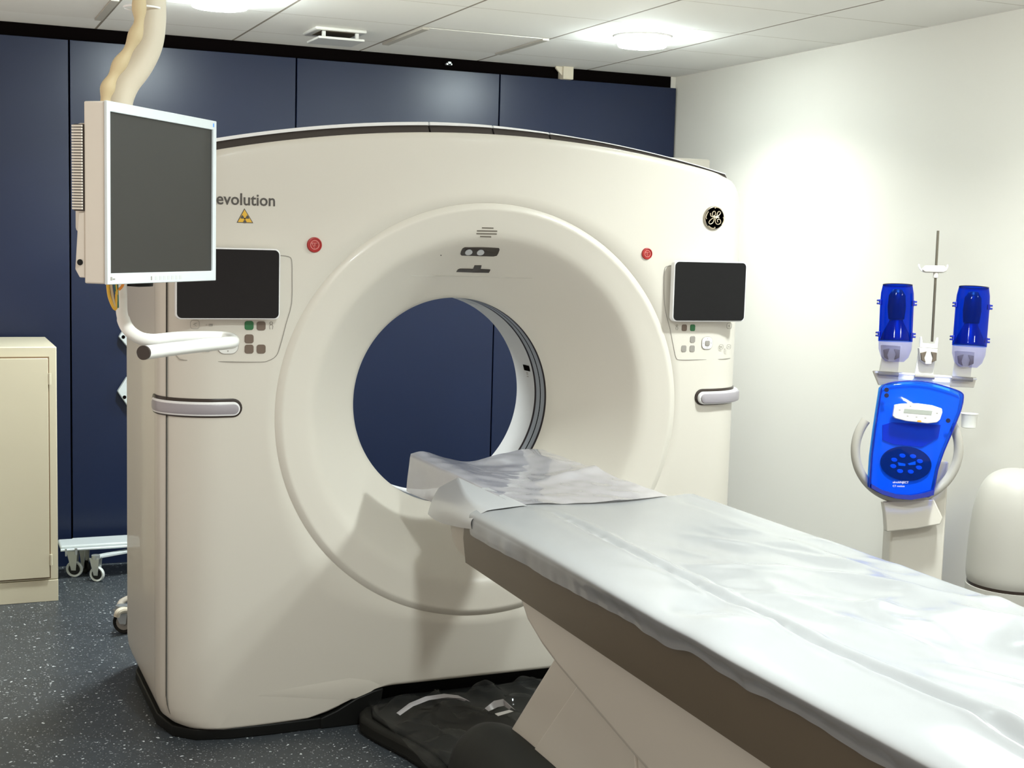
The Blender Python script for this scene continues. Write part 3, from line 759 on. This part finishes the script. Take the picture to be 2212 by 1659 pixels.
obj('fold_highlight', MB().loops([[r[0] for r in fl_], [r[1] for r in fl_], [r[2] for r in fl_]], close=False), MILKY, cps, ang=80)  # milky strip stands in for a white highlight on the plastic
fe = [at(a, b, z=.12) for a, b in ((1042, 1530), (1062, 1521), (1082, 1517), (1100, 1528))]
fl_ = [[p+Vector((0, 0, -.006)), p+Vector((.004, -.008, .012*math.sin(PI*k/3)+.002)), p+Vector((.010, -.025, -.002))] for k, p in enumerate(fe)]
obj('fold_highlight', MB().loops([[r[0] for r in fl_], [r[1] for r in fl_], [r[2] for r in fl_]], close=False), MILKY, cps, ang=80)  # second highlight, shaped as a short milky strip

# ---------------------------------------------------------------- hanging monitor
mc = at(350, 430, y=2.95)
mo = thing('hanging_monitor', 'white framed dark monitor hanging in front of the scanner on a cream hose', 'monitor', (mc.x, mc.y, mc.z))
TL, BL = at(231, 219, y=2.765), at(233, 614, y=2.765)
TR, BR = at(468, 260, y=3.105), at(468, 607, y=3.105)
u_ = Vector((TR.x-TL.x, TR.y-TL.y, 0)); Wm = u_.length; u_.normalize(); n_ = Vector((u_.y, -u_.x, 0))   # n_ points to the viewer
zt_, zb_ = (TL.z+TR.z)/2, (BL.z+BR.z)/2; Hm = zt_-zb_
o_ = Vector((TL.x, TL.y, zb_))
def mp(a, b, d): return o_+u_*a+Vector((0, 0, b))+n_*d          # a right, b up, d towards viewer
def mbox(a0, a1, b0, b1, d0, d1):
    m = MB(); vs = [mp(a, b, d) for d in (d0, d1) for a, b in ((a0, b0), (a1, b0), (a1, b1), (a0, b1))]
    return m.add(vs, [(3,2,1,0),(4,5,6,7),(0,1,5,4),(1,2,6,5),(2,3,7,6),(3,0,4,7)])
MONW = mat('monitor white', (.64, .69, .71), .4); MONS = mat('monitor side beige', (.70, .65, .57), .5)
bl, br_, bt, bb = .012, .014, .020, .022
def frame(w0, h0, d0, d1):
    O = [(0,0),(Wm,0),(Wm,Hm),(0,Hm)]; I = [(bl,bb),(Wm-br_,bb),(Wm-br_,Hm-bt),(bl,Hm-bt)]
    m = MB(); m.loops([[mp(a,b,d0) for a,b in O],[mp(a,b,d1) for a,b in O],[mp(a,b,d1) for a,b in I],[mp(a,b,d0) for a,b in I]]); return m
fr = obj('monitor_frame', frame(0, 0, -.006, 0), MONW, mo, bevel=.0012, seg=2)
obj('monitor_case', mbox(.001, Wm-.001, .001, Hm-.001, -.052, -.006), MONS, mo, bevel=.003)
scr = obj('screen', mbox(bl, Wm-br_, bb, Hm-bt, -.0055, -.0045), SCREEN, mo, smooth=False)
obj('rear_housing', mbox(.03, Wm-.05, .10, Hm-.04, -.095, -.052), MONS, mo, bevel=.01)
m = MB()
for k in range(30):
    b0 = .145+k*(Hm-.045-.145)/30
    m.add(mbox(-.004, .05, b0, b0+.0036, -.076, -.054).v, mbox(0,1,0,1,0,1).f)
obj('vent_grille', m, MONS, mo, smooth=False)
obj('grille_backing', mbox(.0, .05, .142, Hm-.045, -.074, -.052), BROWN, mo, smooth=False)
m = MB().prism([mp(.002, .012, -.052), mp(.002, .012, -.064), mp(.002, .028, -.074), mp(.002, .14, -.066), mp(.002, .14, -.052)], u_*.3)
obj('stand_bracket', m, MONS, mo, bevel=.002)
obj('bracket_screw', MB().cyl(mp(.0025, .042, -.062), mp(.0, .042, -.062), .006, 16), BLACK, mo)
obj('frame_label', mbox(Wm-.017, Wm-.012, Hm-.014, Hm-.006, 0, .0006), mat('sky blue', (.12, .35, .85), .5), fr, smooth=False)
obj('frame_logo', mbox(.010, .016, .008, .015, 0, .0004).add(mbox(.018, .026, .009, .012, 0, .0004).v, mbox(0,1,0,1,0,1).f), GREY, fr, smooth=False)
for k in range(8):
    a0 = .160+k*.0165
    obj('frame_key', mbox(a0, a0+(.004 if k == 0 else .009), .006, .014, 0, .0005), GREY if k == 0 else mat('pale key', (.60, .62, .62), .5), fr, smooth=False)
# hose and cables
def tp(pts, y): return [at(a, b, y=(c_[0] if (c_ := c) else y)) for a, b, *c in pts]
hose = [at(256, 245, y=3.00), at(258, 215, y=3.0), at(272, 180, y=3.0), at(301, 140, y=3.0), at(322, 95, y=3.0), at(329, 45, y=3.0), at(329, 0, y=3.0)]
top = hose[-1].copy(); hose += [top+Vector((0, 0, .08)), Vector((top.x, 3.0, CEIL-.03))]
obj('support_hose', MB().tube(hose, .0285, 20, sm=8), CREAM, mo)
sl = [at(234, 245, y=2.95), at(228, 215, y=2.95), at(237, 178, y=2.95), at(258, 140, y=2.95), at(284, 95, y=2.95), at(300, 50, y=2.95), at(301, 0, y=2.95)]
t2 = sl[-1].copy(); sl += [t2+Vector((.01, 0, .12)), Vector((t2.x+.015, 2.98, CEIL-.03))]
obj('cable_sleeve', MB().tube([p+Vector((.0015*nz(p.z*40, 1), 0, 0)) for p in spline(sl, 8)], lambda t: .0125+.0025*math.sin(t*37), 14), TAN, mo)
c0 = at(318, 14, y=2.97)
obj('cable_tie', MB().lathe([(.039, -.0018), (.0405, -.0018), (.0405, .0018), (.039, .0018)], c0+Vector((-.004, .03, 0)), n=28, cap=False), RIM, mo)
obj('ceiling_plate', MB().lathe([(.09, 0), (.09, -.015), (.05, -.03), (.036, -.05), (.036, -.06)], (top.x-.01, 3.0, CEIL)), WHITE2, mo)
# grab handle below
H = [at(262, 600, y=3.08), at(262, 640, y=3.08), at(264, 680, y=3.06), at(276, 710, y=3.04), at(300, 729, y=3.03), at(330, 735, y=3.03), at(380, 730, y=3.08), at(430, 728, y=3.12), at(480, 729, y=3.14), at(500, 733, y=3.10),
     at(503, 739, y=3.03), at(490, 741, y=2.98), at(440, 746, y=2.90), at(380, 753, y=2.82), at(320, 761, y=2.74), at(310, 762, y=2.725)]
gh = obj('grab_handle', MB().tube(H, lambda t: .0125 if t < .15 else .0140, 20, sm=7), WHITE2, mo)
d_ = (H[-1]-H[-2]).normalized()
obj('handle_plug', MB().cyl(H[-1]-d_*.004, H[-1]+d_*.0015, .0142, 24), BROWN, gh)
pk = at(300, 612, y=3.1)
obj('mount_knuckle', MB().lathe([(.001, -.008), (.03, -.006), (.033, .02), (.001, .03)], pk), BLACK, mo)
obj('mount_arm', MB().tube([at(258, 240, y=3.02), at(262, 400, y=3.06), at(262, 605, y=3.08)], .016, 14), MONS, mo)
for mt, pts, r_ in ((YEL, [(232, 600), (236, 640), (249, 668), (252, 640), (250, 600)], .0035), (GREENW, [(246, 600), (252, 640), (254, 664), (252, 600)], .003), (ORANGE, [(270, 600), (264, 618), (256, 626)], .003), (TAN, [(238, 600), (244, 645), (251, 667)], .003)):
    obj('hanging_cable', MB().tube([at(a, b, y=2.99) for a, b in pts], r_, 8, sm=5), mt, mo)

# ---------------------------------------------------------------- cream cabinet
cx1 = at(124, 1000, y=5.72).x; cz1 = at(123, 749, y=5.72).z; cx0 = cx1-.80; cy0, cy1 = 5.72, 6.26
cb = thing('steel_cabinet', 'cream steel cupboard standing at the left edge before the navy wall', 'cabinet', ((cx0+cx1)/2, (cy0+cy1)/2, 0))
obj('cabinet_body', MB().box((cx0, cy0, .09), (cx1, cy1, cz1)), BEIGE, cb, bevel=.004)
obj('plinth', MB().box((cx0, cy0-.003, 0), (cx1, cy1, .088)), BEIGE, cb, bevel=.002)
dz1, dz0, dx1 = at(60, 774, y=cy0).z, at(60, 1249, y=cy0).z, at(105, 1000, y=cy0).x
mid = (cx0+cx1)/2
obj('door_gap', MB().box((cx0+.02, cy0-.0015, dz0-.006), (dx1+.005, cy0+.002, dz1+.006)), mat('gap brown', (.20, .13, .07), .6), cb, smooth=False)
for a, b_ in ((cx0+.026, mid-.002), (mid+.002, dx1)):
    d = obj('cabinet_door', MB().box((a, cy0-.012, dz0), (b_, cy0+.002, dz1)), BEIGE, cb, bevel=.002)
for pz in (at(104, 818, y=cy0).z, at(107, 1208, y=cy0).z):
    obj('hinge', MB().cyl((dx1+.006, cy0-.010, pz-.022), (dx1+.006, cy0-.010, pz+.022), .006, 10), BEIGE, cb)

# ---------------------------------------------------------------- folded trolley behind the scanner
tr = thing('equipment_trolley', 'low silver grey wheeled trolley between the cabinet and the scanner', 'trolley', (.75, 6.15, 0))
p0, p1 = at(131, 1180, y=6.08), at(270, 1169, y=6.08)
obj('trolley_deck', MB().box((at(130, 1190, y=6.06).x, 6.05, .132), (1.25, 6.19, .152)), ALU, tr, bevel=.008)
obj('rear_panel', MB().box((at(156, 1165, y=6.2).x, 6.20, .12), (1.25, 6.215, at(200, 1161, y=6.2).z)), ALU, tr, bevel=.004)
obj('deck_edge', MB().tube([(at(131, 1195, y=6.045).x, 6.045, .134), (1.25, 6.045, .134)], .006, 10), ALU, tr)
obj('deck_clip', MB().box((at(148, 1, y=6.04).x if 0 else .585, 6.035, .112), (.595, 6.045, .142)).box((.545, 6.035, .108), (.552, 6.045, .142)), STEEL, tr, bevel=.001)
a1 = at(200, 1213, y=6.0); b1 = at(300, 1188, y=6.12)
obj('support_arm', MB().prism([(a1.x, 5.98, .098), (a1.x, 5.98, .110), (1.1, 6.16, .125), (1.1, 6.16, .110)], (0, .04, 0)), ALU, tr, bevel=.003)
def castor(px, py, y, r, parent, tyre, hub, yaw=.5, top_z=None):
    c = at(px, py, y=y); c.z = r; ax = Vector((math.cos(yaw), math.sin(yaw), 0))
    wprof = [(r*.70, -.005), (r*.92, -.009), (r, -.005), (r, .005), (r*.92, .009), (r*.70, .005)]
    M_ = Matrix.Translation(c) @ ax.to_track_quat('X', 'Z').to_matrix().to_4x4()
    o = obj('castor_wheel', MB().lathe(wprof, (0, 0, 0), 'x', 28, cap=False).xf(M_), tyre, parent)
    obj('wheel_hub', MB().lathe([(.001, -.010), (r*.25, -.011), (r*.3, -.006), (r*.68, -.0065), (r*.68, .0065), (r*.3, .006), (.001, .010)], (0, 0, 0), 'x', 20).xf(M_), hub, o)
    tz = top_z or r*2.6
    bb_ = r*.28; f = MB()
    for s_ in (-.014, .012):
        f.add([M_ @ Vector((s_+dx, y_, z_)) for dx in (0, .002) for y_, z_ in ((-bb_, -.004), (bb_, -.004), (r*.9, tz-r), (-r*.5, tz-r))], [(0,1,2,3),(7,6,5,4),(0,4,5,1),(1,5,6,2),(2,6,7,3),(3,7,4,0)])
    f.box((-.016, -r*.6, tz-r-.004), (.016, r*.9, tz-r+.002)) if 0 else None
    obj('castor_fork', f, STEEL, parent)
    top_ = M_ @ Vector((0, r*.2, tz-r)); obj('castor_stem', MB().cyl(top_-Vector((0, 0, .006)), top_+Vector((0, 0, .012)), r*.55, 16), STEEL, parent)
WT = mat('white tyre', (.66, .70, .68), .5); HB = mat('black hub', (.01, .01, .01), .4)
castor(161, 1227, 6.10, .036, tr, WT, HB, 1.15, .124)
castor(210, 1243, 5.99, .033, tr, WT, HB, .95, .104)
castor(184, 1215, 6.16, .028, tr, BLACKR, HB, .6, .118)

st = thing('wheeled_stand', 'beige castor foot of a stand half hidden behind the scanner side', 'stand', (.80, 5.15, 0))
c = at(264, 1348, y=5.17)
castor(268, 1347, 5.17, .042, st, BLACKR, GREY, 1.05, .095)
m = MB().tube([at(262, 1318, y=5.17)+Vector((0,0,-.004)), at(258, 1310, y=5.2), at(266, 1298, y=5.25), at(290, 1290, y=5.3), at(330, 1288, y=5.3)], .012, 12, sm=5)
obj('stand_foot', m, mat('aged beige', (.40, .36, .30), .5), st)
obj('castor_guard', MB().tube([at(252, 1332, y=5.14), at(256, 1322, y=5.14), at(268, 1318, y=5.15), at(282, 1320, y=5.16)], .012, 10, sm=5), CREAM, st)
obj('stand_pole', MB().cyl((.85, 5.30, .05), (.85, 5.30, .9), .015, 14), CREAM, st)

# two pale boxes fixed to the navy wall beside the scanner
for (pts, l, dots) in (([(257, 728), (266, 714), (290, 700), (300, 735), (277, 752)], 'pale tilted wall plate with a dark hole, upper one left of the scanner', (266.5, 728)),
                 ([(254, 846), (274, 815), (300, 815), (300, 880), (276, 878)], 'pale tilted wall plate, lower one left of the scanner at light bar height', (269, 858))):
    t = thing('wall_plate', l, 'plate', at(270, pts[0][1], y=YB-.05))
    obj('plate_body', MB().prism([at(a, b, y=YB-.075) for a, b in pts], (0, .033, 0)), ALU, t, bevel=.004)
    c = at(*dots, y=YB-.0765); obj('plate_hole', MB().cyl(c, c+Vector((0, .004, 0)), .008, 16), DARK, t)

# ---------------------------------------------------------------- contrast injector
P0 = at(1975, 950, x=3.02); dep = (P0-CAM).dot(-(R.col[2])); K = dep/F
U, V, Wd = R.col[0].copy(), R.col[1].copy(), R.col[2].copy()     # image right, up, towards the viewer
# the head leans back a little: tilt about its own sideways axis
def ip(px, py, d=0): return P0+U*((px-1975)*K)+V*(-(py-950)*K)+Wd*d
def ipr(pts, d0, d1): return MB().loops([[ip(x, y, d0) for x, y in pts], [ip(x, y, d1) for x, y in pts]], cap0=True, cap1=True)
def ibox(x0, y0, x1, y1, d0, d1): return ipr([(x0, y0), (x1, y0), (x1, y1), (x0, y1)], d0, d1)
ij = thing('contrast_injector', 'blue and white contrast injector on a white column by the white wall', 'injector', (P0.x+.03, P0.y+.03, 0))
colm = at(1975, 1100, x=3.05)
cw_ = .075
cyx = P0.x+.035; cyy = P0.y+.05
m = MB()
ux = U.normalized(); ux.z = 0; ux.normalize(); wy = Vector((-ux.y, ux.x, 0))
cc = Vector((cyx, cyy, 0)); 
xa = (1953-1975)*K; xb = (2071-1975)*K
O = P0.copy(); O.z = 0
def cp(u, d, z): return O+ux*u-wy*d+Vector((0, 0, z))
zt_c = at(1975, 1000, y=P0.y).z
m.loops([[cp(xa-.012, .05-.1, z), cp(xb-.010, .05-.1, z), cp(xb-.010, -.15, z), cp(xa-.012, -.15, z)] for z in (.05, zt_c)], cap0=True, cap1=True)
obj('column', m, WHITE, ij, bevel=.008)
obj('base', MB().lathe([(.02, 0), (.14, 0), (.155, .02), (.14, .05), (.08, .075), (.02, .08)], cp((xa+xb)/2, -.10, 0)), WHITE, ij)
for a in range(5):
    q = 2*PI*a/5; c_ = cp((xa+xb)/2, -.10, 0)+Vector((.2*math.cos(q), .2*math.sin(q), .02))
# lower shroud under the ring
obj('neck_shroud', ipr([(1912, 1085), (2022, 1080), (2041, 1120), (2036, 1134), (1985, 1143), (1919, 1150), (1916, 1110)], -.06, -.02), WHITE, ij, bevel=.004)
# ring handle: tilted hoop
hp = []
for k in range(73):
    q = math.radians(122-360*.0+ (-0))+0
    a = math.radians(40 - 260*k/72)
    hp.append(a)
hp = [ip(1963+112*math.cos(a), 972-109*math.sin(a), -.02+.015*math.sin(a)) for a in [math.radians(30-246*k/72) for k in range(73)]]
obj('ring_handle', MB().tube(hp, .0155, 18), mat('silver handle', (.46, .44, .39), .3), ij)
# white plate added to brighten the blue from behind, and the blue cover
cov = [(1901, 838), (1908, 831), (1925, 826), (1950, 823.5), (1975, 823), (2005, 826), (2035, 834), (2060, 842), (2074, 849), (2077, 858), (2072, 885), (2052, 935), (2035, 975), (2022, 1015), (2011, 1067), (1990, 1072), (1962, 1077), (1930, 1074), (1900, 1065), (1877, 1052), (1876, 1045), (1880, 985), (1887, 930), (1893, 890)]
def shrink(pts, s, c=(1975, 945)): return [(c[0]+(x-c[0])*s, c[1]+(y-c[1])*s) for x, y in pts]
obj('reflector_plate', ipr(shrink(cov, .955), -.03, .006), mat('reflector white', (.82, .84, .88), .4), ij, bevel=.003)
m = MB(); ls = [[ip(x, y, d) for x, y in shrink(cov, s)] for s, d in ((1, -.018), (1, .018), (.985, .028), (.95, .033))]
m.loops(ls, cap1=True)
bc_ = obj('blue_cover', m, BLUE, ij, ang=40)
m = MB(); pe = spline([ip(x, y, .0185) for x, y in cov+cov[:1]], 2)
obj('cover_edge', MB().tube(pe, .0022, 8), BLUE_SOLID, bc_)
obj('cover_lower_edge', ipr([(1877, 1044), (1900, 1057), (1930, 1066), (1962, 1068), (1990, 1063), (2012, 1056), (2010, 1068), (1990, 1073), (1962, 1078), (1930, 1075), (1900, 1066), (1877, 1053)], .010, .035), BLUE_SOLID, bc_)
# inner workings seen through the blue
el = lambda cx_, cy_, a, b, n=36, rot=-.1: [(cx_+a*math.cos(t)*math.cos(rot)-b*math.sin(t)*math.sin(rot), cy_-(a*math.cos(t)*math.sin(rot)+b*math.sin(t)*math.cos(rot))) for t in [2*PI*k/n for k in range(n)]]
ro = obj('pump_rotor', ipr(el(1955, 1001, 55, 37), .006, .012), NAVY, ij)
for k in range(8):
    t = 2*PI*k/8+.3
    obj('pump_roller', ipr(el(1955+30*math.cos(t), 1001-18*math.sin(t), 6.5, 4.5, 12), .010, .020), mat('light blue roller', (.25, .55, .95), .15, coat=.5), ro, bevel=.001, seg=2)
obj('rotor_wing', ipr([(1936, 998), (1952, 1001), (1952, 1006), (1938, 1005)], .010, .020).add(ipr([(1958, 1001), (1974, 996), (1974, 1003), (1960, 1004)], .010, .020).v, ipr([(0,0),(1,0),(1,1),(0,1)], 0, 1).f), mat('aqua', (.30, .80, .95), .2), ro)
obj('tube_channel', ipr([(1905, 918), (1925, 912), (2030, 918), (2025, 945), (1990, 965), (1930, 960), (1905, 950)], .006, .010), mat('blue channel', (.03, .10, .45), .4), ij)
for a, b in ((1909, 842), (1909, 854), (2041, 908)):
    obj('cover_screw', ipr(el(a, b, 5, 5, 10), .0335, .035), NAVY, bc_)
# control panel
pnl = [(1925, 874), (1940, 871.5), (1975, 871), (2005, 875), (2026, 882), (2027, 890), (2022, 906), (2015, 912), (1995, 914), (1950, 909), (1926, 903), (1921, 898)]
cp_ = obj('keypad_panel', ipr(pnl, .028, .045), mat('panel white', (.85, .87, .85), .35), ij, bevel=.003)
obj('lcd_display', ipr([(1945, 882), (2005, 887), (2003, 896), (1943, 891)], .045, .0462), LCD, cp_, smooth=False)
for a, b in ((1935, 885), (1958, 877), (2015, 892), (1952, 898), (1971, 900), (1990, 902)):
    obj('panel_key', ipr([(a-2, b-1.2), (a+2, b-.8), (a+2, b+1.2), (a-2, b+.8)], .045, .0458), LINE, cp_, smooth=False)
obj('panel_lamp', ipr(el(1977, 909, 5, 2.2, 10), .044, .0464), ORANGE, cp_)
Mi = Matrix((( *U, 0), (*V, 0), (*Wd, 0), (0, 0, 0, 1))).transposed()
def itext(s, px, py, size, rot=-.02): return text_mesh(s, size, Matrix.Translation(ip(px, py, .0345)) @ Mi @ Matrix.Rotation(rot, 4, 'Z'), .0003)
obj('lettering', itext('ulrichINJECT', 1922, 1042, .0098), RIM, bc_)
obj('lettering', itext('CT motion', 1922, 1050, .0088), RIM, bc_)
# cross bar with three bottle holders
obj('crossbar_plate', ipr([(1945, 808), (2060, 818), (2058, 850), (1944, 838)], -.045, -.03), WHITE2, ij, bevel=.003)
obj('crossbar', MB().cyl(ip(1893, 804, -.015), ip(2113, 819, -.015), .0035, 12), RIM, ij)
obj('crossbar_shelf', ipr([(1892, 800), (2118, 815), (2112, 838), (2075, 836), (1905, 832)], -.05, -.035), WHITE, ij, bevel=.003)
for x0, x1, yy in ((1899, 1943, 806), (1978, 2021, 812), (2059, 2104, 817)):
    obj('bar_sleeve', MB().cyl(ip(x0, yy, -.015), ip(x1, yy+3, -.015), .0075, 16), GREY, ij)
def tri_plate(cx_, y0, y1): 
    return ipr([(cx_-23, y1), (cx_-15, y0), (cx_+23, y0), (cx_+17, y1+3)], -.028, -.018)
obj('holder_plate', tri_plate(1926, 755, 804), WHITE2, ij, bevel=.002)
obj('holder_plate', tri_plate(2003, 760, 809), WHITE2, ij, bevel=.002)
obj('holder_plate', tri_plate(2084, 765, 814), WHITE2, ij, bevel=.002)
def clamp(cx_, cy_, s=1):
    o = obj('bottle_clamp', ipr([(cx_-20*s, cy_-12*s), (cx_+20*s, cy_-9*s), (cx_+18*s, cy_+12*s), (cx_+6*s, cy_+24*s), (cx_-6*s, cy_+24*s), (cx_-18*s, cy_+14*s)], -.018, .004), mat('pale clamp', (.62, .60, .56), .4), ij, bevel=.002)
    obj('clamp_jaw', ipr([(cx_-18*s, cy_-1), (cx_-5*s, cy_-4), (cx_-10*s, cy_+10*s), (cx_-7*s, cy_+20*s), (cx_-16*s, cy_+15*s)], .003, .010), mat('brown grey metal', (.16, .13, .10), .35, metal=.5), o, bevel=.001)
    obj('clamp_jaw', ipr([(cx_+5*s, cy_-3), (cx_+17*s, cy_-1), (cx_+16*s, cy_+16*s), (cx_+6*s, cy_+20*s), (cx_+9*s, cy_+8*s)], .003, .010), mat('brown grey metal', (.16, .13, .10), .35, metal=.5), o, bevel=.001)
    return o
clamp(1925, 757); clamp(2005, 763); clamp(2085, 770)
obj('holder_fork', ipr([(1989, 727), (1992, 727), (1994, 741), (2021, 743), (2025, 729), (2028, 729), (2026, 752), (1988, 750)], -.012, -.004), RIM, ij, bevel=.001)
# pole with hook
obj('infusion_pole', MB().cyl(ip(2015, 738, -.008), ip(2028, 498, -.008), .0042, 12), mat('dark steel rod', (.12, .105, .08), .35, metal=.6), ij)
hk = obj('hook_hub', ipr([(1999, 573), (2040, 574), (2046, 585), (2038, 589), (1998, 588), (1992, 583)], -.018, .004), mat('hook plastic', (.55, .52, .46), .45), ij, bevel=.003)
for pts in ([(2000, 587), (1991, 583), (1986, 574), (1987, 571)], [(2036, 588), (2044, 583), (2048, 575), (2047, 572)]):
    obj('hook_arm', MB().tube([ip(a, b, -.006) for a, b in pts], .0028, 8, sm=4), RIM, hk)
obj('hook_collar', MB().cyl(ip(2022.5, 600, -.008), ip(2023.5, 588, -.008), .0085, 14), mat('hook plastic', (.55, .52, .46), .45), hk)
# the two blue bottle heaters
def bottle(cx_, y0, y1, lean, label):
    t = thing('bottle_warmer', label, 'bottle holder', ip(cx_, y1, .02), 'blue bottle holders above the injector')
    a = ip(cx_+lean, y0, .022); b = ip(cx_, y1, .022); h = (a-b).length; ax = (a-b).normalized()
    M_ = Matrix.Translation(b) @ ax.to_track_quat('Z', 'Y').to_matrix().to_4x4()
    r = 35*K
    obj('blue_shell', MB().lathe([(r*1.02, 0), (r*1.02, h*.06), (r, h*.08), (r, h*.7), (r*.97, h*.86), (r*.88, h), (r*.80, h), (r*.8, h*.97)], (0,0,0), cap=False).xf(M_), BLUE2, t)
    obj('shell_rim', MB().lathe([(r*.88, h-.001), (r*.89, h+.002), (r*.80, h+.002), (r*.8, h-.001)], (0,0,0), cap=False).xf(M_), NAVY, t)
    obj('inner_bottle', MB().lathe([(r*.28, h*.36), (r*.48, h*.40), (r*.55, h*.60), (r*.50, h*.82), (r*.28, h*.92), (r*.1, h*.93)], (0,0,0), n=24).xf(M_), NAVY, t)
    obj('inner_cone', MB().lathe([(r*.92, h*.02), (r*.80, h*.14), (r*.45, h*.34), (r*.38, h*.40), (r*.38, h*.46)], (0,0,0), n=24).xf(M_), mat('inner navy', (.004, .012, .12), .4), t)
    obj('inner_liner', MB().lathe([(r*.93, h*.10), (r*.93, h*.66), (r*.88, h*.86), (r*.80, h*.96)], (0,0,0), n=32, cap=False).xf(M_), mat('blue liner', (.02, .10, .62), .3), t) if 0 else None
    obj('lower_cup', MB().lathe([(r*1.0, 0), (r*.98, -h*.14), (r*.82, -h*.28), (r*.55, -h*.36)], (0,0,0), cap=False).xf(M_), LILAC, t)
    for s_ in (-1, 1):
        for hh in (.07, .64):
            mm = MB().box((s_*r*1.0-.004, -.006, h*hh), (s_*r*1.0+.004, .006, h*hh+.018)).box((s_*r*1.14-.004, -.006, h*hh+.001), (s_*r*1.14+.004, .006, h*hh+.007)).box((s_*r*1.14-.004, -.006, h*hh+.011), (s_*r*1.14+.004, .006, h*hh+.017))
            # orient clips sideways in the image plane
            Mx = Matrix((( *(U-ax*U.dot(ax)).normalized(), 0), (*ax.cross((U-ax*U.dot(ax)).normalized()), 0), (*ax, 0), (0,0,0,1))).transposed()
            obj('side_clip', mm.xf(Matrix.Translation(b) @ Mx), BLUE_SOLID, t, bevel=.001, seg=2)
bottle(1930, 617, 738, 5, 'left of the two clear blue bottle holders above the injector head')
bottle(2089, 622, 748, 10, 'right of the two clear blue bottle holders above the injector head')
# side cup and small tag
obj('side_cup', MB().lathe([(.02, -.026), (.024, -.024), (.027, .018), (.029, .022), (.025, .022)], ip(2104, 908, -.05)), WHITE2, ij)

# ---------------------------------------------------------------- white rounded bin by the wall
bn = thing('white_bin', 'smooth rounded white bin with a dark seam near its foot, right of the injector column', 'bin', (3.40, 3.78, 0))
bx = at(2140, 1260, x=3.36); rb = .155; bcx, bcy = 3.455, bx.y+.0
zz = at(2140, 1291, y=bcy-rb*.85).z
prof_b = [(v_.x, v_.y) for v_ in spline([Vector(q) for q in ((rb*.96, zz+.004, 0), (rb, zz+.03, 0), (rb, .45, 0), (rb*.97, .56, 0), (rb*.88, .66, 0), (rb*.70, .73, 0), (rb*.4, .765, 0), (.002, .775, 0))], 5)]
BINM = mat('bin white', (.47, .45, .40), .5)
obj('bin_body', MB().lathe(prof_b, (bcx, bcy, 0), n=72, cap=False), BINM, bn)
obj('seam_gap', MB().lathe([(rb*.97, zz-.006), (rb*.97, zz+.006)], (bcx, bcy, 0), cap=False), BROWN, bn)
obj('bin_foot', MB().lathe([(rb*.9, 0), (rb*.99, .02), (rb, zz-.005), (rb*.9, zz-.004)], (bcx, bcy, 0)), BINM, bn)
